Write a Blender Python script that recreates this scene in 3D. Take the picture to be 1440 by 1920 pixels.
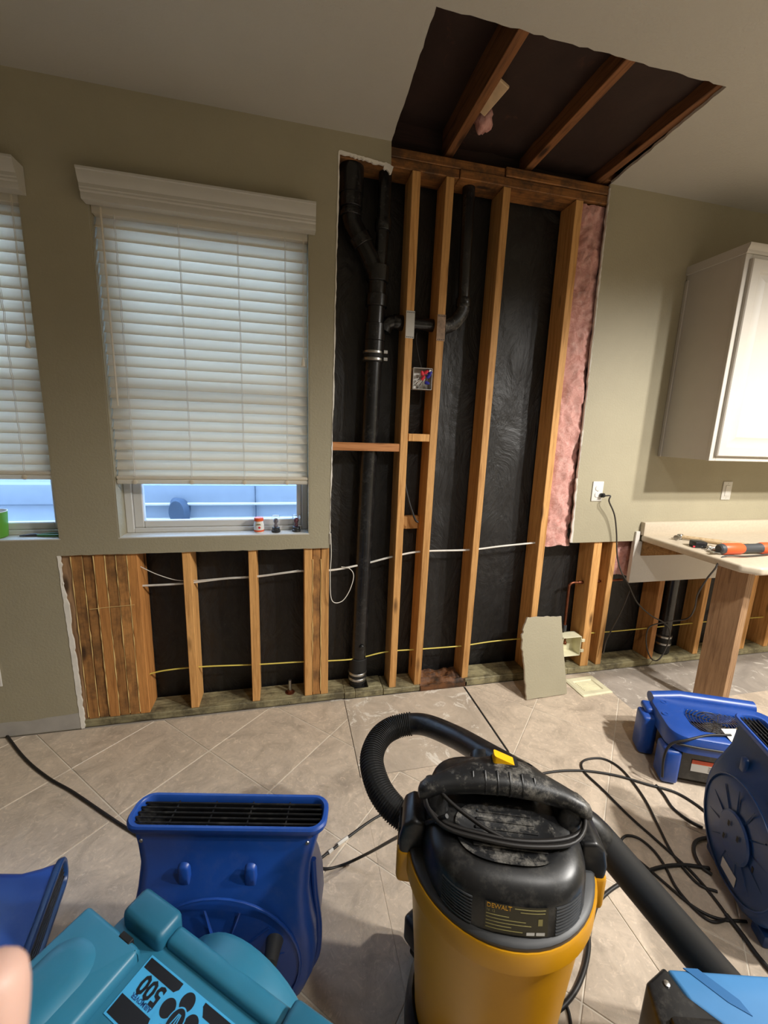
import bpy, bmesh, math, random
from mathutils import Vector, Matrix, noise
from mathutils.geometry import tessellate_polygon
random.seed(7)
S = bpy.context.scene
COL = S.collection
for o in list(bpy.data.objects): bpy.data.objects.remove(o)
PI = math.pi
# ------------------------------------------------------------------ camera
F_PX = 783.67
CAM = Vector((0.0, -2.0791, 1.4877))
def cam_matrix(y=-0.231247, p=-0.194397, r=-0.034356):
    return Matrix.Rotation(y, 3, 'Z') @ Matrix.Rotation(p, 3, 'X') @ Matrix.Rotation(r, 3, 'Y')
CM = cam_matrix()
cd = bpy.data.cameras.new('camera'); cam = bpy.data.objects.new('camera', cd); COL.objects.link(cam)
cd.sensor_fit = 'AUTO'; cd.sensor_width = 36.0; cd.lens = F_PX * 36.0 / 1920.0; cd.clip_start = 0.01
right, fwd, up = CM.col[0], CM.col[1], CM.col[2]
R3 = Matrix((right, up, -fwd)).transposed()
cam.matrix_world = Matrix.Translation(CAM) @ R3.to_4x4()
S.camera = cam
cd.dof.use_dof = True; cd.dof.focus_distance = 2.1; cd.dof.aperture_fstop = 10.0   # small phone lens: only the fingertip is out of focus
def at(px, py, X=None, Y=None, Z=None):
    """pixel of the 1440x1920 photograph -> point on a world plane"""
    d = CM @ Vector(((px - 720) / F_PX, 1.0, -(py - 960) / F_PX))
    if X is not None: t = (X - CAM.x) / d.x
    elif Y is not None: t = (Y - CAM.y) / d.y
    else: t = (Z - CAM.z) / d.z
    return CAM + d * t
# ------------------------------------------------------------------ world, lights, exposure
w = bpy.data.worlds.new('world'); S.world = w; w.use_nodes = True
bg = w.node_tree.nodes['Background']; bg.inputs[0].default_value = (0.40, 0.62, 1.0, 1); bg.inputs[1].default_value = 5.8
S.view_settings.view_transform = 'Standard'; S.view_settings.look = 'None'
S.view_settings.exposure = 0.16; S.view_settings.gamma = 1.0; S.view_settings.use_curve_mapping = False
def spot(name, loc, power, size=2.85, blend=0.5, col=(1.0, 0.965, 0.91), radius=0.06):
    l = bpy.data.lights.new(name, 'SPOT'); l.energy = power; l.spot_size = size; l.spot_blend = blend
    l.color = col; l.shadow_soft_size = radius
    o = bpy.data.objects.new(name, l); COL.objects.link(o); o.location = loc
    return o
spot('downlight_or_fill', (1.0, -2.2, 2.715), 58, 2.6)
spot('downlight_or_fill', (2.55, -2.2, 2.715), 305)
spot('downlight_or_fill', (2.85, -1.85, 2.715), 250)
spot('downlight_or_fill', (2.6, -3.8, 2.715), 45)  # extra fill lamp added behind the camera, no known fixture there
# ------------------------------------------------------------------ materials
def lin(h):
    h = h.lstrip('#'); o = []
    for i in (0, 2, 4):
        c = int(h[i:i+2], 16) / 255.0
        o.append(c / 12.92 if c <= 0.04045 else ((c + 0.055) / 1.055) ** 2.4)
    return (*o, 1.0)
class NT:
    def __init__(s, name):
        s.m = bpy.data.materials.new(name); s.m.use_nodes = True
        s.t = s.m.node_tree; s.n = s.t.nodes; s.b = s.n['Principled BSDF']
    def add(s, ty, **kw):
        n = s.n.new(ty)
        for k, v in kw.items():
            if k in n.inputs.keys() if isinstance(k, str) else False: n.inputs[k].default_value = v
            else: setattr(n, k, v)
        return n
    def link(s, a, b): s.t.links.new(a, b)
    def coords(s, scale=(1, 1, 1), kind='Object', rot=(0, 0, 0)):
        tc = s.n.new('ShaderNodeTexCoord'); mp = s.n.new('ShaderNodeMapping')
        mp.inputs['Scale'].default_value = scale; mp.inputs['Rotation'].default_value = rot
        s.link(tc.outputs[kind], mp.inputs['Vector']); return mp.outputs['Vector']
    def noise(s, vec, scale, detail=4, rough=0.55, dist=0.0):
        n = s.n.new('ShaderNodeTexNoise'); n.inputs['Scale'].default_value = scale
        n.inputs['Detail'].default_value = detail; n.inputs['Roughness'].default_value = rough
        n.inputs['Distortion'].default_value = dist
        s.link(vec, n.inputs['Vector']); return n.outputs['Fac']
    def ramp(s, fac, stops):
        n = s.n.new('ShaderNodeValToRGB'); e = n.color_ramp.elements
        while len(e) < len(stops): e.new(0.5)
        for i, (p, c) in enumerate(stops): e[i].position = p; e[i].color = c
        s.link(fac, n.inputs['Fac']); return n.outputs['Color']
    def mix(s, fac, a, b, mode='MIX'):
        n = s.n.new('ShaderNodeMix'); n.data_type = 'RGBA'; n.blend_type = mode
        for v, i in ((fac, 0), (a, 6), (b, 7)):
            if isinstance(v, (int, float)): n.inputs[i].default_value = v
            elif isinstance(v, tuple): n.inputs[i].default_value = v
            else: s.link(v, n.inputs[i])
        return n.outputs[2]
    def bump(s, h, strength=0.3, dist=0.002):
        n = s.n.new('ShaderNodeBump'); n.inputs['Strength'].default_value = strength; n.inputs['Distance'].default_value = dist
        s.link(h, n.inputs['Height']); s.link(n.outputs['Normal'], s.b.inputs['Normal'])
    def set(s, rough=0.5, metal=0.0, color=None, **kw):
        s.b.inputs['Roughness'].default_value = rough; s.b.inputs['Metallic'].default_value = metal
        if color is not None:
            if isinstance(color, tuple): s.b.inputs['Base Color'].default_value = color
            else: s.link(color, s.b.inputs['Base Color'])
        for k, v in kw.items(): s.b.inputs[k].default_value = v
        return s.m
def scale_c(c, f): return (min(1, c[0]*f), min(1, c[1]*f), min(1, c[2]*f), 1)
def plain(name, hexc, rough=0.5, metal=0.0, var=0.12, nscale=12, bump=0.0, bscale=200, **kw):
    t = NT(name); c = lin(hexc); v = t.coords()
    f = t.noise(v, nscale, 5)
    colr = t.ramp(f, [(0.3, scale_c(c, 1 - var)), (0.7, scale_c(c, 1 + var))])
    if bump: t.bump(t.noise(v, bscale, 2), bump, 0.001)
    return t.set(rough, metal, colr, **kw)
def wood(name, light, dark, axis='Z', rough=0.7, stain=0.0):
    t = NT(name); sc = {'Z': (30, 30, 1.6), 'Y': (30, 1.6, 30), 'X': (1.6, 30, 30)}[axis]
    oi = t.n.new('ShaderNodeObjectInfo')
    tc = t.n.new('ShaderNodeTexCoord'); ad = t.n.new('ShaderNodeVectorMath'); ad.operation = 'ADD'
    ml = t.n.new('ShaderNodeMath'); ml.operation = 'MULTIPLY'; ml.inputs[1].default_value = 17.0
    t.link(oi.outputs['Random'], ml.inputs[0]); t.link(tc.outputs['Object'], ad.inputs[0]); t.link(ml.outputs[0], ad.inputs[1])
    mp = t.n.new('ShaderNodeMapping'); mp.inputs['Scale'].default_value = sc; t.link(ad.outputs[0], mp.inputs['Vector'])
    g = t.noise(mp.outputs['Vector'], 2.2, 6, 0.6, 0.8)
    c = t.ramp(g, [(0.3, lin(dark)), (0.52, lin(light)), (0.75, scale_c(lin(light), 1.15))])
    g2 = t.noise(mp.outputs['Vector'], 9.0, 4, 0.7, 0.3); c = t.mix(t.ramp(g2, [(0.45, (0, 0, 0, 1)), (0.75, (0.45, 0.45, 0.45, 1))]), c, scale_c(lin(dark), 0.75))
    # knots
    mk = t.n.new('ShaderNodeMapping'); mk.inputs['Scale'].default_value = {'Z': (9, 9, 2.6), 'Y': (9, 2.6, 9), 'X': (2.6, 9, 9)}[axis]
    t.link(ad.outputs[0], mk.inputs['Vector'])
    vo = t.n.new('ShaderNodeTexVoronoi'); vo.inputs['Scale'].default_value = 1.0; t.link(mk.outputs['Vector'], vo.inputs['Vector'])
    kf = t.ramp(vo.outputs['Distance'], [(0.06, (1, 1, 1, 1)), (0.16, (0, 0, 0, 1))])
    c = t.mix(kf, c, scale_c(lin(dark), 0.35))
    hv = t.n.new('ShaderNodeHueSaturation'); mr = t.n.new('ShaderNodeMapRange')
    mr.inputs['To Min'].default_value = 0.78; mr.inputs['To Max'].default_value = 1.12
    t.link(oi.outputs['Random'], mr.inputs['Value']); t.link(mr.outputs[0], hv.inputs['Value']); t.link(c, hv.inputs['Color'])
    c = hv.outputs['Color']
    if stain:
        sn = t.ramp(t.noise(ad.outputs[0], 9, 5, 0.7), [(0.42, (0, 0, 0, 1)), (0.62, (stain, stain, stain, 1))])
        c = t.mix(sn, c, lin('#2a2119'))
    t.bump(g, 0.25, 0.001)
    return t.set(rough, 0.0, c)
def wall_paint(name, hexc, var=0.05):
    t = NT(name); v = t.coords(); c = lin(hexc)
    colr = t.ramp(t.noise(v, 3, 6, 0.65), [(0.3, scale_c(c, 1 - var)), (0.7, scale_c(c, 1 + var))])
    t.bump(t.noise(v, 95, 3, 0.6), 0.55, 0.003)
    return t.set(0.55, 0.0, colr)
def tile_mat(name, base):
    t = NT(name); tc = t.n.new('ShaderNodeTexCoord'); oi = t.n.new('ShaderNodeObjectInfo')
    ad = t.n.new('ShaderNodeVectorMath'); ad.operation = 'ADD'
    ml = t.n.new('ShaderNodeMath'); ml.operation = 'MULTIPLY'; ml.inputs[1].default_value = 9.0
    t.link(oi.outputs['Random'], ml.inputs[0]); t.link(tc.outputs['Object'], ad.inputs[0]); t.link(ml.outputs[0], ad.inputs[1])
    v = ad.outputs[0]; b = lin(base)
    n1 = t.noise(v, 7, 8, 0.68, 1.2); n2 = t.noise(v, 26, 6, 0.7, 2.0)
    c = t.ramp(n1, [(0.3, scale_c(b, 0.72)), (0.5, b), (0.72, scale_c(b, 1.22))])
    c = t.mix(t.ramp(n2, [(0.55, (0, 0, 0, 1)), (0.68, (0.5, 0.5, 0.5, 1))]), c, scale_c(b, 1.6))
    c = t.mix(t.ramp(n2, [(0.33, (0.35, 0.35, 0.35, 1)), (0.45, (0, 0, 0, 1))]), c, scale_c(b, 0.6))
    sp = t.noise(t.coords(), 60, 3, 0.6); c = t.mix(t.ramp(sp, [(0.70, (0, 0, 0, 1)), (0.76, (0.5, 0.5, 0.5, 1))]), c, lin('#e0d8cb'))
    d = t.noise(t.coords(), 5.5, 9, 0.75)                                     # drywall dust lying in patches
    c = t.mix(t.ramp(d, [(0.58, (0, 0, 0, 1)), (0.75, (0.4, 0.4, 0.4, 1))]), c, lin('#d9cdbd'))
    t.bump(n1, 0.15, 0.003)
    return t.set(0.42, 0.0, c)
def patch_mat(name, base, white, thr=0.55):
    t = NT(name); v = t.coords(); b = lin(base)
    n1 = t.noise(v, 4, 9, 0.7, 1.0); n2 = t.noise(v, 6.5, 10, 0.75, 1.5)
    c = t.ramp(n1, [(0.3, scale_c(b, 0.7)), (0.55, b), (0.75, scale_c(b, 1.3))])
    c = t.mix(t.ramp(n2, [(thr, (0, 0, 0, 1)), (thr + 0.05, (0.85, 0.85, 0.85, 1))]), c, lin(white))
    t.bump(n2, 0.4, 0.006)
    return t.set(0.75, 0.0, c)
def plastic(name, hexc, rough=0.35, dust=0.0, dustcol='#b9b4aa', var=0.08):
    t = NT(name); v = t.coords(); c = lin(hexc)
    colr = t.ramp(t.noise(v, 9, 5), [(0.3, scale_c(c, 1 - var)), (0.7, scale_c(c, 1 + var))])
    if dust:
        d = t.ramp(t.noise(v, 22, 9, 0.8), [(0.5, (0, 0, 0, 1)), (0.78, (dust, dust, dust, 1))])
        colr = t.mix(d, colr, lin(dustcol))
    t.bump(t.noise(v, 350, 2), 0.08, 0.0005)
    return t.set(rough, 0.0, colr)
M = {}
M['wall'] = wall_paint('khaki_wall_paint', '#a29a82')
M['ceil'] = wall_paint('ceiling_paint', '#b4b0a6', 0.03)
M['gypsum'] = plain('gypsum_core', '#d9d4ca', 0.9, bump=0.4, bscale=120)
M['white_paint'] = wall_paint('white_board_paint', '#cdc8c0', 0.03)
M['trim_white'] = plain('white_trim_paint', '#cfcbc0', 0.45, var=0.03)
M['valance'] = plain('valance_paint', '#bcb8ae', 0.5, var=0.03)
M['vinyl'] = plain('white_vinyl', '#cfcdc8', 0.35, var=0.02)
M['cabinet'] = plain('cream_cabinet_paint', '#bdb7ad', 0.5, var=0.02)
M['stud'] = wood('stud_wood', '#d7a262', '#b07a3e', 'Z')
M['stud_red'] = wood('stud_wood_reddish', '#c78a4b', '#99622e', 'Z')
M['stud_worn'] = wood('worn_stud_wood', '#b98349', '#8a5a2d', 'Z', stain=0.55)
M['stud_pale'] = wood('post_wood', '#a5825f', '#7d5d41', 'Z')
M['joist'] = wood('joist_wood', '#8a5a34', '#573419', 'Y')
M['plate'] = wood('plate_wood', '#93612f', '#5f3817', 'X', stain=0.75)
M['sill_plate'] = wood('treated_plate_wood', '#a39a76', '#756b4a', 'X', stain=0.7)
M['block_wood'] = wood('blocking_wood', '#c98a55', '#a5652f', 'X')
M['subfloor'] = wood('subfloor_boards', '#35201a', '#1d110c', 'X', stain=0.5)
M['rot'] = wood('rotten_wood', '#7b4f2b', '#3a2012', 'X', stain=0.9)
M['ledger'] = wood('ledger_wood', '#a27b4a', '#7a5527', 'X')
M['glue'] = plain('dried_glue', '#d8b878', 0.7)
M['tile'] = tile_mat('beige_stone_tile', '#c3b3a0')
M['grout'] = plain('cream_grout', '#d6ccbc', 0.85, bump=0.3)
M['slab'] = patch_mat('concrete_slab', '#a69c91', '#d5cdc2', 0.56)
M['thinset'] = patch_mat('thinset_patch', '#bdae9c', '#e0d8cb', 0.56)
def paper():
    t = NT('black_building_paper'); v = t.coords((1, 1, 0.55))
    n = t.noise(v, 5, 6, 0.6, 1.6); f = t.noise(v, 16, 5, 0.7, 3)
    c = t.ramp(f, [(0.35, lin('#121111')), (0.62, lin('#1e1d1c')), (0.8, lin('#3a3836'))])
    t.bump(n, 0.8, 0.02)
    return t.set(0.5, 0.0, c)
M['paper'] = paper()
M['abs'] = plastic('black_abs_pipe', '#161617', 0.27, 0.25, '#6b6a68')
M['steel'] = plain('steel', '#b8b8b6', 0.3, 1.0)
M['galv'] = plain('galvanised_plate', '#bdbab4', 0.45, 0.7)
M['rusty'] = plain('tarnished_plate', '#8d7663', 0.55, 0.5, var=0.3, nscale=40)
M['copper'] = plain('tarnished_copper', '#7c4a33', 0.4, 0.8, var=0.3, nscale=50)
def insul():
    t = NT('pink_fibreglass'); v = t.coords()
    n = t.noise(v, 26, 8, 0.75, 1.5)
    c = t.ramp(n, [(0.3, lin('#cb8b80')), (0.5, lin('#e3aa9f')), (0.72, lin('#f0c8be'))])
    t.bump(t.noise(v, 90, 6, 0.8, 1.0), 0.9, 0.008)
    return t.set(0.95, 0.0, c)
M['insul'] = insul()
M['wire_white'] = plain('white_cable', '#d8d4cb', 0.45)
M['wire_yellow'] = plain('yellow_cable', '#d6c45e', 0.45)
M['cord'] = plastic('black_rubber_cord', '#1d1b1a', 0.5)
M['cord_grey'] = plastic('grey_cord', '#3b3733', 0.5)
M['tape'] = plain('white_tape', '#d2cec6', 0.6)
M['black'] = plastic('black_plastic', '#17181a', 0.36, 0.12)
M['black_dusty'] = plastic('dusty_black_plastic', '#1c1d1f', 0.42, 0.75)
M['black_soft'] = plastic('dark_rubber', '#151515', 0.65)
M['grey_dark'] = plastic('dark_grey_plastic', '#3e4043', 0.5)
M['skirt_grey'] = plastic('charcoal_plastic', '#2c2e31', 0.45)
M['yellow'] = plastic('yellow_plastic', '#cb9005', 0.38, var=0.05)
M['switch_yellow'] = plastic('switch_yellow', '#f2b600', 0.4)
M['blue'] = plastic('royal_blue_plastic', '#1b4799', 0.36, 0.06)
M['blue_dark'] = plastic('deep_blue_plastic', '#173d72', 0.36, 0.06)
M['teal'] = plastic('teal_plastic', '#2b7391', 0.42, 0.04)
M['teal_dark'] = plastic('darker_teal_plastic', '#246581', 0.42)  # slightly deeper teal for the pads and feet
M['sky'] = plastic('light_blue_plastic', '#4583bb', 0.4)
M['sky_dark'] = plastic('medium_blue_plastic', '#185f98', 0.4)
M['cream'] = plain('cream_plastic', '#ddd8b8', 0.45)
M['white'] = plain('white_plastic', '#dcd9d2', 0.4, var=0.02)
M['orange'] = plastic('orange_plastic', '#e0592a', 0.45)
M['red'] = plain('red_plastic', '#d83245', 0.4)
M['bluenut'] = plain('blue_plastic', '#2d2f9e', 0.4)
M['handle_wood'] = wood('hammer_handle_wood', '#c6ad86', '#a2845a', 'X')
M['counter'] = plain('beige_laminate', '#c2b5a0', 0.4, var=0.06, nscale=60)
M['green'] = plastic('green_plastic', '#5d9a2a', 0.45)
M['green_dark'] = plastic('dark_green_grip', '#3c6a30', 0.5)
M['label_white'] = plain('white_label', '#c9c8c4', 0.5, var=0.02)
M['label_black'] = plain('black_print', '#16181d', 0.5, var=0.02)
M['label_orange'] = plain('orange_print', '#c6471d', 0.5)
M['label_blue'] = plain('sky_blue_sticker', '#46a7dc', 0.4, var=0.03)
M['label_dark'] = plain('dark_olive_label', '#2a2714', 0.45, var=0.1)
M['label_gold'] = plain('gold_print', '#c59018', 0.5)
M['label_grey'] = plain('grey_print', '#8c8450', 0.5)
M['label_navy'] = plain('navy_print', '#1c3f78', 0.5)
M['skin'] = plain('skin', '#c7a294', 0.5, var=0.06, nscale=30, bump=0.15)
M['skin'].node_tree.nodes['Principled BSDF'].inputs['Subsurface Weight'].default_value = 0.15
M['skin'].node_tree.nodes['Principled BSDF'].inputs['Subsurface Radius'].default_value = (0.02, 0.008, 0.004)
M['shade_or_trim'] = plain('shade_or_trim_black', '#0d0d0e', 0.7)  # near-black stands in for shade in slots, ducts, openings; also colours the bezel
def slat_mat():
    t = NT('cream_blind_slat'); c = lin('#e9e5d8')
    tr = t.n.new('ShaderNodeBsdfTranslucent'); tr.inputs[0].default_value = (0.95, 0.86, 0.72, 1)
    mx = t.n.new('ShaderNodeMixShader'); mx.inputs[0].default_value = 0.5
    out = t.n['Material Output']
    colr = t.ramp(t.noise(t.coords((1.5, 40, 40)), 4, 3), [(0.3, scale_c(c, 0.97)), (0.7, scale_c(c, 1.03))])
    m = t.set(0.45, 0.0, colr)
    t.link(t.b.outputs[0], mx.inputs[1]); t.link(tr.outputs[0], mx.inputs[2]); t.link(mx.outputs[0], out.inputs['Surface'])
    return m
M['slat'] = slat_mat()
def glass_mat(name, col=(1, 1, 1, 1), rough=0.0):
    t = NT(name); v = t.coords(); t.noise(v, 5)
    t.set(rough, 0.0, col); t.b.inputs['Transmission Weight'].default_value = 1.0; t.b.inputs['IOR'].default_value = 1.1
    return t.m
M['glass'] = glass_mat('window_glass')
M['clear'] = glass_mat('clear_plastic', (0.95, 0.97, 1, 1), 0.05)
M['car'] = plain('silver_car_paint', '#9aa5b2', 0.3, 0.0, var=0.03)
M['car_dark'] = plain('car_trim', '#4a5a6d', 0.4)
M['asphalt'] = plain('driveway', '#7d7f84', 0.9, var=0.2, bump=0.4)
# ------------------------------------------------------------------ mesh builder
class MB:
    def __init__(s): s.v = []; s.f = []; s.mi = []; s.cur = 0
    def face(s, idx): s.f.append(tuple(idx)); s.mi.append(s.cur)
    def merge(s, verts, faces, mtx=None):
        b = len(s.v)
        for p in verts:
            p = Vector(p); s.v.append(mtx @ p if mtx else p)
        for f in faces: s.face([i + b for i in f])
    def box(s, x0, x1, y0, y1, z0, z1, bev=0.0, mtx=None, seg=1):
        bm = bmesh.new()
        vs = [bm.verts.new((x, y, z)) for x in (x0, x1) for y in (y0, y1) for z in (z0, z1)]
        for q in ((0,1,3,2),(4,6,7,5),(0,4,5,1),(2,3,7,6),(0,2,6,4),(1,5,7,3)): bm.faces.new([vs[i] for i in q])
        if bev: bmesh.ops.bevel(bm, geom=bm.edges[:], offset=bev, segments=seg, profile=0.5, affect='EDGES')
        bm.verts.index_update(); s.merge([v.co[:] for v in bm.verts], [[v.index for v in f.verts] for f in bm.faces], mtx); bm.free(); return s
    def prism(s, pts, d, mtx=None, bev=0.0, seg=1):
        """polygon (2D) extruded from z=0 to z=d"""
        bm = bmesh.new(); n = len(pts)
        a = [bm.verts.new((p[0], p[1], 0)) for p in pts]; b = [bm.verts.new((p[0], p[1], d)) for p in pts]
        bm.faces.new(a[::-1]); bm.faces.new(b)
        for i in range(n): bm.faces.new((a[i], a[(i+1) % n], b[(i+1) % n], b[i]))
        bmesh.ops.recalc_face_normals(bm, faces=bm.faces[:])
        if bev: bmesh.ops.bevel(bm, geom=bm.edges[:], offset=bev, segments=seg, profile=0.5, affect='EDGES')
        bm.verts.index_update(); s.merge([v.co[:] for v in bm.verts], [[v.index for v in f.verts] for f in bm.faces], mtx); bm.free(); return s
    def tube(s, pts, r, n=8, caps=True, mtx=None):
        pts = [Vector(p) for p in pts]; m = len(pts); b = len(s.v)
        rs = r if isinstance(r, (list, tuple)) else [r] * m
        t0 = (pts[1] - pts[0]).normalized(); u = t0.orthogonal().normalized()
        for i, p in enumerate(pts):
            t = (pts[min(i+1, m-1)] - pts[max(i-1, 0)])
            t = t.normalized() if t.length > 1e-9 else t0
            u = (u - t * u.dot(t)).normalized(); w_ = t.cross(u)
            for k in range(n):
                a = 2 * PI * k / n; q = p + (u * math.cos(a) + w_ * math.sin(a)) * rs[i]
                s.v.append(mtx @ q if mtx else q)
        for i in range(m - 1):
            for k in range(n):
                s.face((b+i*n+k, b+i*n+(k+1) % n, b+(i+1)*n+(k+1) % n, b+(i+1)*n+k))
        if caps:
            s.face([b + k for k in range(n)][::-1]); s.face([b + (m-1)*n + k for k in range(n)])
        return s
    def lathe(s, prof, n=32, mtx=None, caps=True, sx=1.0, sy=1.0):
        b = len(s.v)
        for (r, z) in prof:
            for k in range(n):
                a = 2*PI*k/n; q = Vector((r*math.cos(a)*sx, r*math.sin(a)*sy, z)); s.v.append(mtx @ q if mtx else q)
        for i in range(len(prof) - 1):
            for k in range(n): s.face((b+i*n+k, b+i*n+(k+1) % n, b+(i+1)*n+(k+1) % n, b+(i+1)*n+k))
        if caps:
            s.face([b+k for k in range(n)][::-1]); s.face([b+(len(prof)-1)*n+k for k in range(n)])
        return s
    def loft(s, secs, cap0=True, cap1=True, mtx=None, flip=False):
        b = len(s.v); n = len(secs[0])
        for sec in secs:
            for p in sec: p = Vector(p); s.v.append(mtx @ p if mtx else p)
        for i in range(len(secs) - 1):
            for k in range(n):
                q = (b+i*n+k, b+i*n+(k+1) % n, b+(i+1)*n+(k+1) % n, b+(i+1)*n+k); s.face(q[::-1] if flip else q)
        if cap0: s.face([b+k for k in range(n)][::-1])
        if cap1: s.face([b+(len(secs)-1)*n+k for k in range(n)])
        return s
    def build(s, name, mat, parent=None, pm=None, smooth=30, kind=None, label=None):
        me = bpy.data.meshes.new(name); me.from_pydata([tuple(v) for v in s.v], [], s.f); 
        for m_ in (mat if isinstance(mat, (list, tuple)) else [mat]): me.materials.append(M[m_] if isinstance(m_, str) else m_)
        if any(s.mi): me.polygons.foreach_set('material_index', s.mi)
        bm = bmesh.new(); bm.from_mesh(me); bmesh.ops.recalc_face_normals(bm, faces=bm.faces[:]); bm.to_mesh(me); bm.free()
        if smooth:
            me.polygons.foreach_set('use_smooth', [True] * len(me.polygons)); me.set_sharp_from_angle(angle=math.radians(smooth))
        me.update()
        o = bpy.data.objects.new(name, me); COL.objects.link(o)
        if parent is not None:
            o.parent = parent
            if pm is not None: o.matrix_parent_inverse = pm.inverted()
        if kind: o['kind'] = kind
        if label: o['label'] = label
        return o
def rr(hw, hh, r, n=5, cx=0, cy=0):
    """rounded rectangle outline, 4*(n+1) points"""
    r = min(r, hw * 0.999, hh * 0.999); o = []
    for qx, qy, a0 in ((1, 1, 0), (-1, 1, 90), (-1, -1, 180), (1, -1, 270)):
        for k in range(n + 1):
            a = math.radians(a0 + 90 * k / n); o.append((cx + qx*(hw-r) + r*math.cos(a), cy + qy*(hh-r) + r*math.sin(a)))
    return o
def smooth_path(pts, sub=8):
    pts = [Vector(p) for p in pts]; P = [pts[0]*2 - pts[1]] + pts + [pts[-1]*2 - pts[-2]]; out = []
    for i in range(1, len(P) - 2):
        p0, p1, p2, p3 = P[i-1:i+3]
        for k in range(sub):
            t = k / sub
            out.append(0.5*((2*p1) + (p2-p0)*t + (2*p0-5*p1+4*p2-p3)*t*t + (3*p1-p0-3*p2+p3)*t**3))
    out.append(pts[-1]); return out
def tag(o, label=None, cat=None, group=None, kind=None):
    if label: o['label'] = label
    if cat: o['category'] = cat
    if group: o['group'] = group
    if kind: o['kind'] = kind
    return o
def thing(name, label, cat, mtx=(0, 0, 0), group=None, kind=None):
    o = bpy.data.objects.new(name, None); COL.objects.link(o); o.empty_display_size = 0.05
    mm = mtx if isinstance(mtx, Matrix) else Matrix.Translation(Vector(mtx))
    o.matrix_basis = mm
    return tag(o, label, cat, group, kind)
def TM(o): return o.matrix_basis.copy()
def text_mb(txt, size, extrude=0.0004, align='CENTER', bold=0.0):
    cu = bpy.data.curves.new('t', 'FONT'); cu.body = txt; cu.size = size; cu.extrude = extrude; cu.resolution_u = 2; cu.offset = bold
    cu.align_x = align; cu.align_y = 'CENTER'
    ob = bpy.data.objects.new('t', cu); COL.objects.link(ob)
    dg = bpy.context.evaluated_depsgraph_get(); dg.update()
    me = bpy.data.meshes.new_from_object(ob.evaluated_get(dg))
    vs = [v.co.copy() for v in me.vertices]; fs = [tuple(p.vertices) for p in me.polygons]
    bpy.data.objects.remove(ob); bpy.data.curves.remove(cu); bpy.data.meshes.remove(me)
    return vs, fs
def jag(a, b, n=14, amp=0.004, perp=None):
    """ragged line from a to b (2D), without b"""
    a = Vector(a); b = Vector(b); d = b - a; pr = Vector((-d.y, d.x)).normalized(); out = []
    for i in range(n):
        t = i / n; q = a + d * t
        if i: q = q + pr * random.uniform(-amp, amp)
        out.append((q.x, q.y))
    return out
def sheet(mb, outer, holes, plane, front, back, side_mi=1):
    """flat board with holes; plane 'XZ' (wall) or 'XY' (ceiling); front/back are the constant coordinate"""
    polys = [outer] + holes; V3 = [[Vector((p[0], p[1], 0)) for p in pl] for pl in polys]
    tris = tessellate_polygon(V3); flat = [p for pl in polys for p in pl]
    def P(p, c): return (p[0], c, p[1]) if plane == 'XZ' else (p[0], p[1], c)
    b = len(mb.v); n = len(flat)
    mb.v += [Vector(P(p, front)) for p in flat] + [Vector(P(p, back)) for p in flat]
    mb.cur = 0
    for t in tris: mb.face([b + i for i in t])
    mb.cur = side_mi
    for t in tris: mb.face([b + n + i for i in t[::-1]])
    k = b
    for pl in polys:
        m = len(pl)
        for i in range(m): mb.face((k+i, k+(i+1) % m, n+k+(i+1) % m, n+k+i))
        k += m
    mb.cur = 0
# ================================================================== SETTING
XL, XR, YF, ZC = -4.2, 4.6, -7.0, 2.74
TB, SB = 0.0127, 0.140                      # drywall back, stud back
WIN = [(-0.757, 0.108), (-1.852, -0.988)]; WZ = (0.955, 2.345)
wall = MB()
def whole(a, b): return [(a, WZ[0]), (b, WZ[0]), (b, WZ[1]), (a, WZ[1])]
outer = [(XL, 0.0)] + jag((-0.993, 0.0), (-1.008, 0.883), 26, 0.006) + jag((-1.008, 0.883), (0.209, 0.881), 40, 0.0016)
outer += jag((0.209, 0.881), (0.235, 2.668), 40, 0.0035) + jag((0.235, 2.668), (0.468, 2.645), 10, 0.006) + [(0.468, 2.645), (0.466, ZC), (XL, ZC)]
sheet(wall, outer, [whole(*WIN[0]), whole(*WIN[1])], 'XZ', 0.0, TB)
outer2 = jag((1.602, ZC), (1.622, 1.25), 36, 0.005) + jag((1.622, 1.25), (1.638, 0.868), 10, 0.006) + [(1.638, 0.868), (2.095, 0.868), (XR, 0.868), (XR, ZC)]
sheet(wall, outer2, [], 'XZ', 0.0, TB)
# unseen outer wall skin, added to block daylight; has the two window openings
wall.cur = 1
sheet(wall, [(XL, -0.05), (XR, -0.05), (XR, 3.05), (XL, 3.05)], [whole(*WIN[0]), whole(*WIN[1])], 'XZ', 0.156, 0.17)
wall.mi = [m if i < len(wall.mi) else 1 for i, m in enumerate(wall.mi)]
WALL = wall.build('wall_back', ['wall', 'gypsum'], smooth=0, kind='structure')
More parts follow.
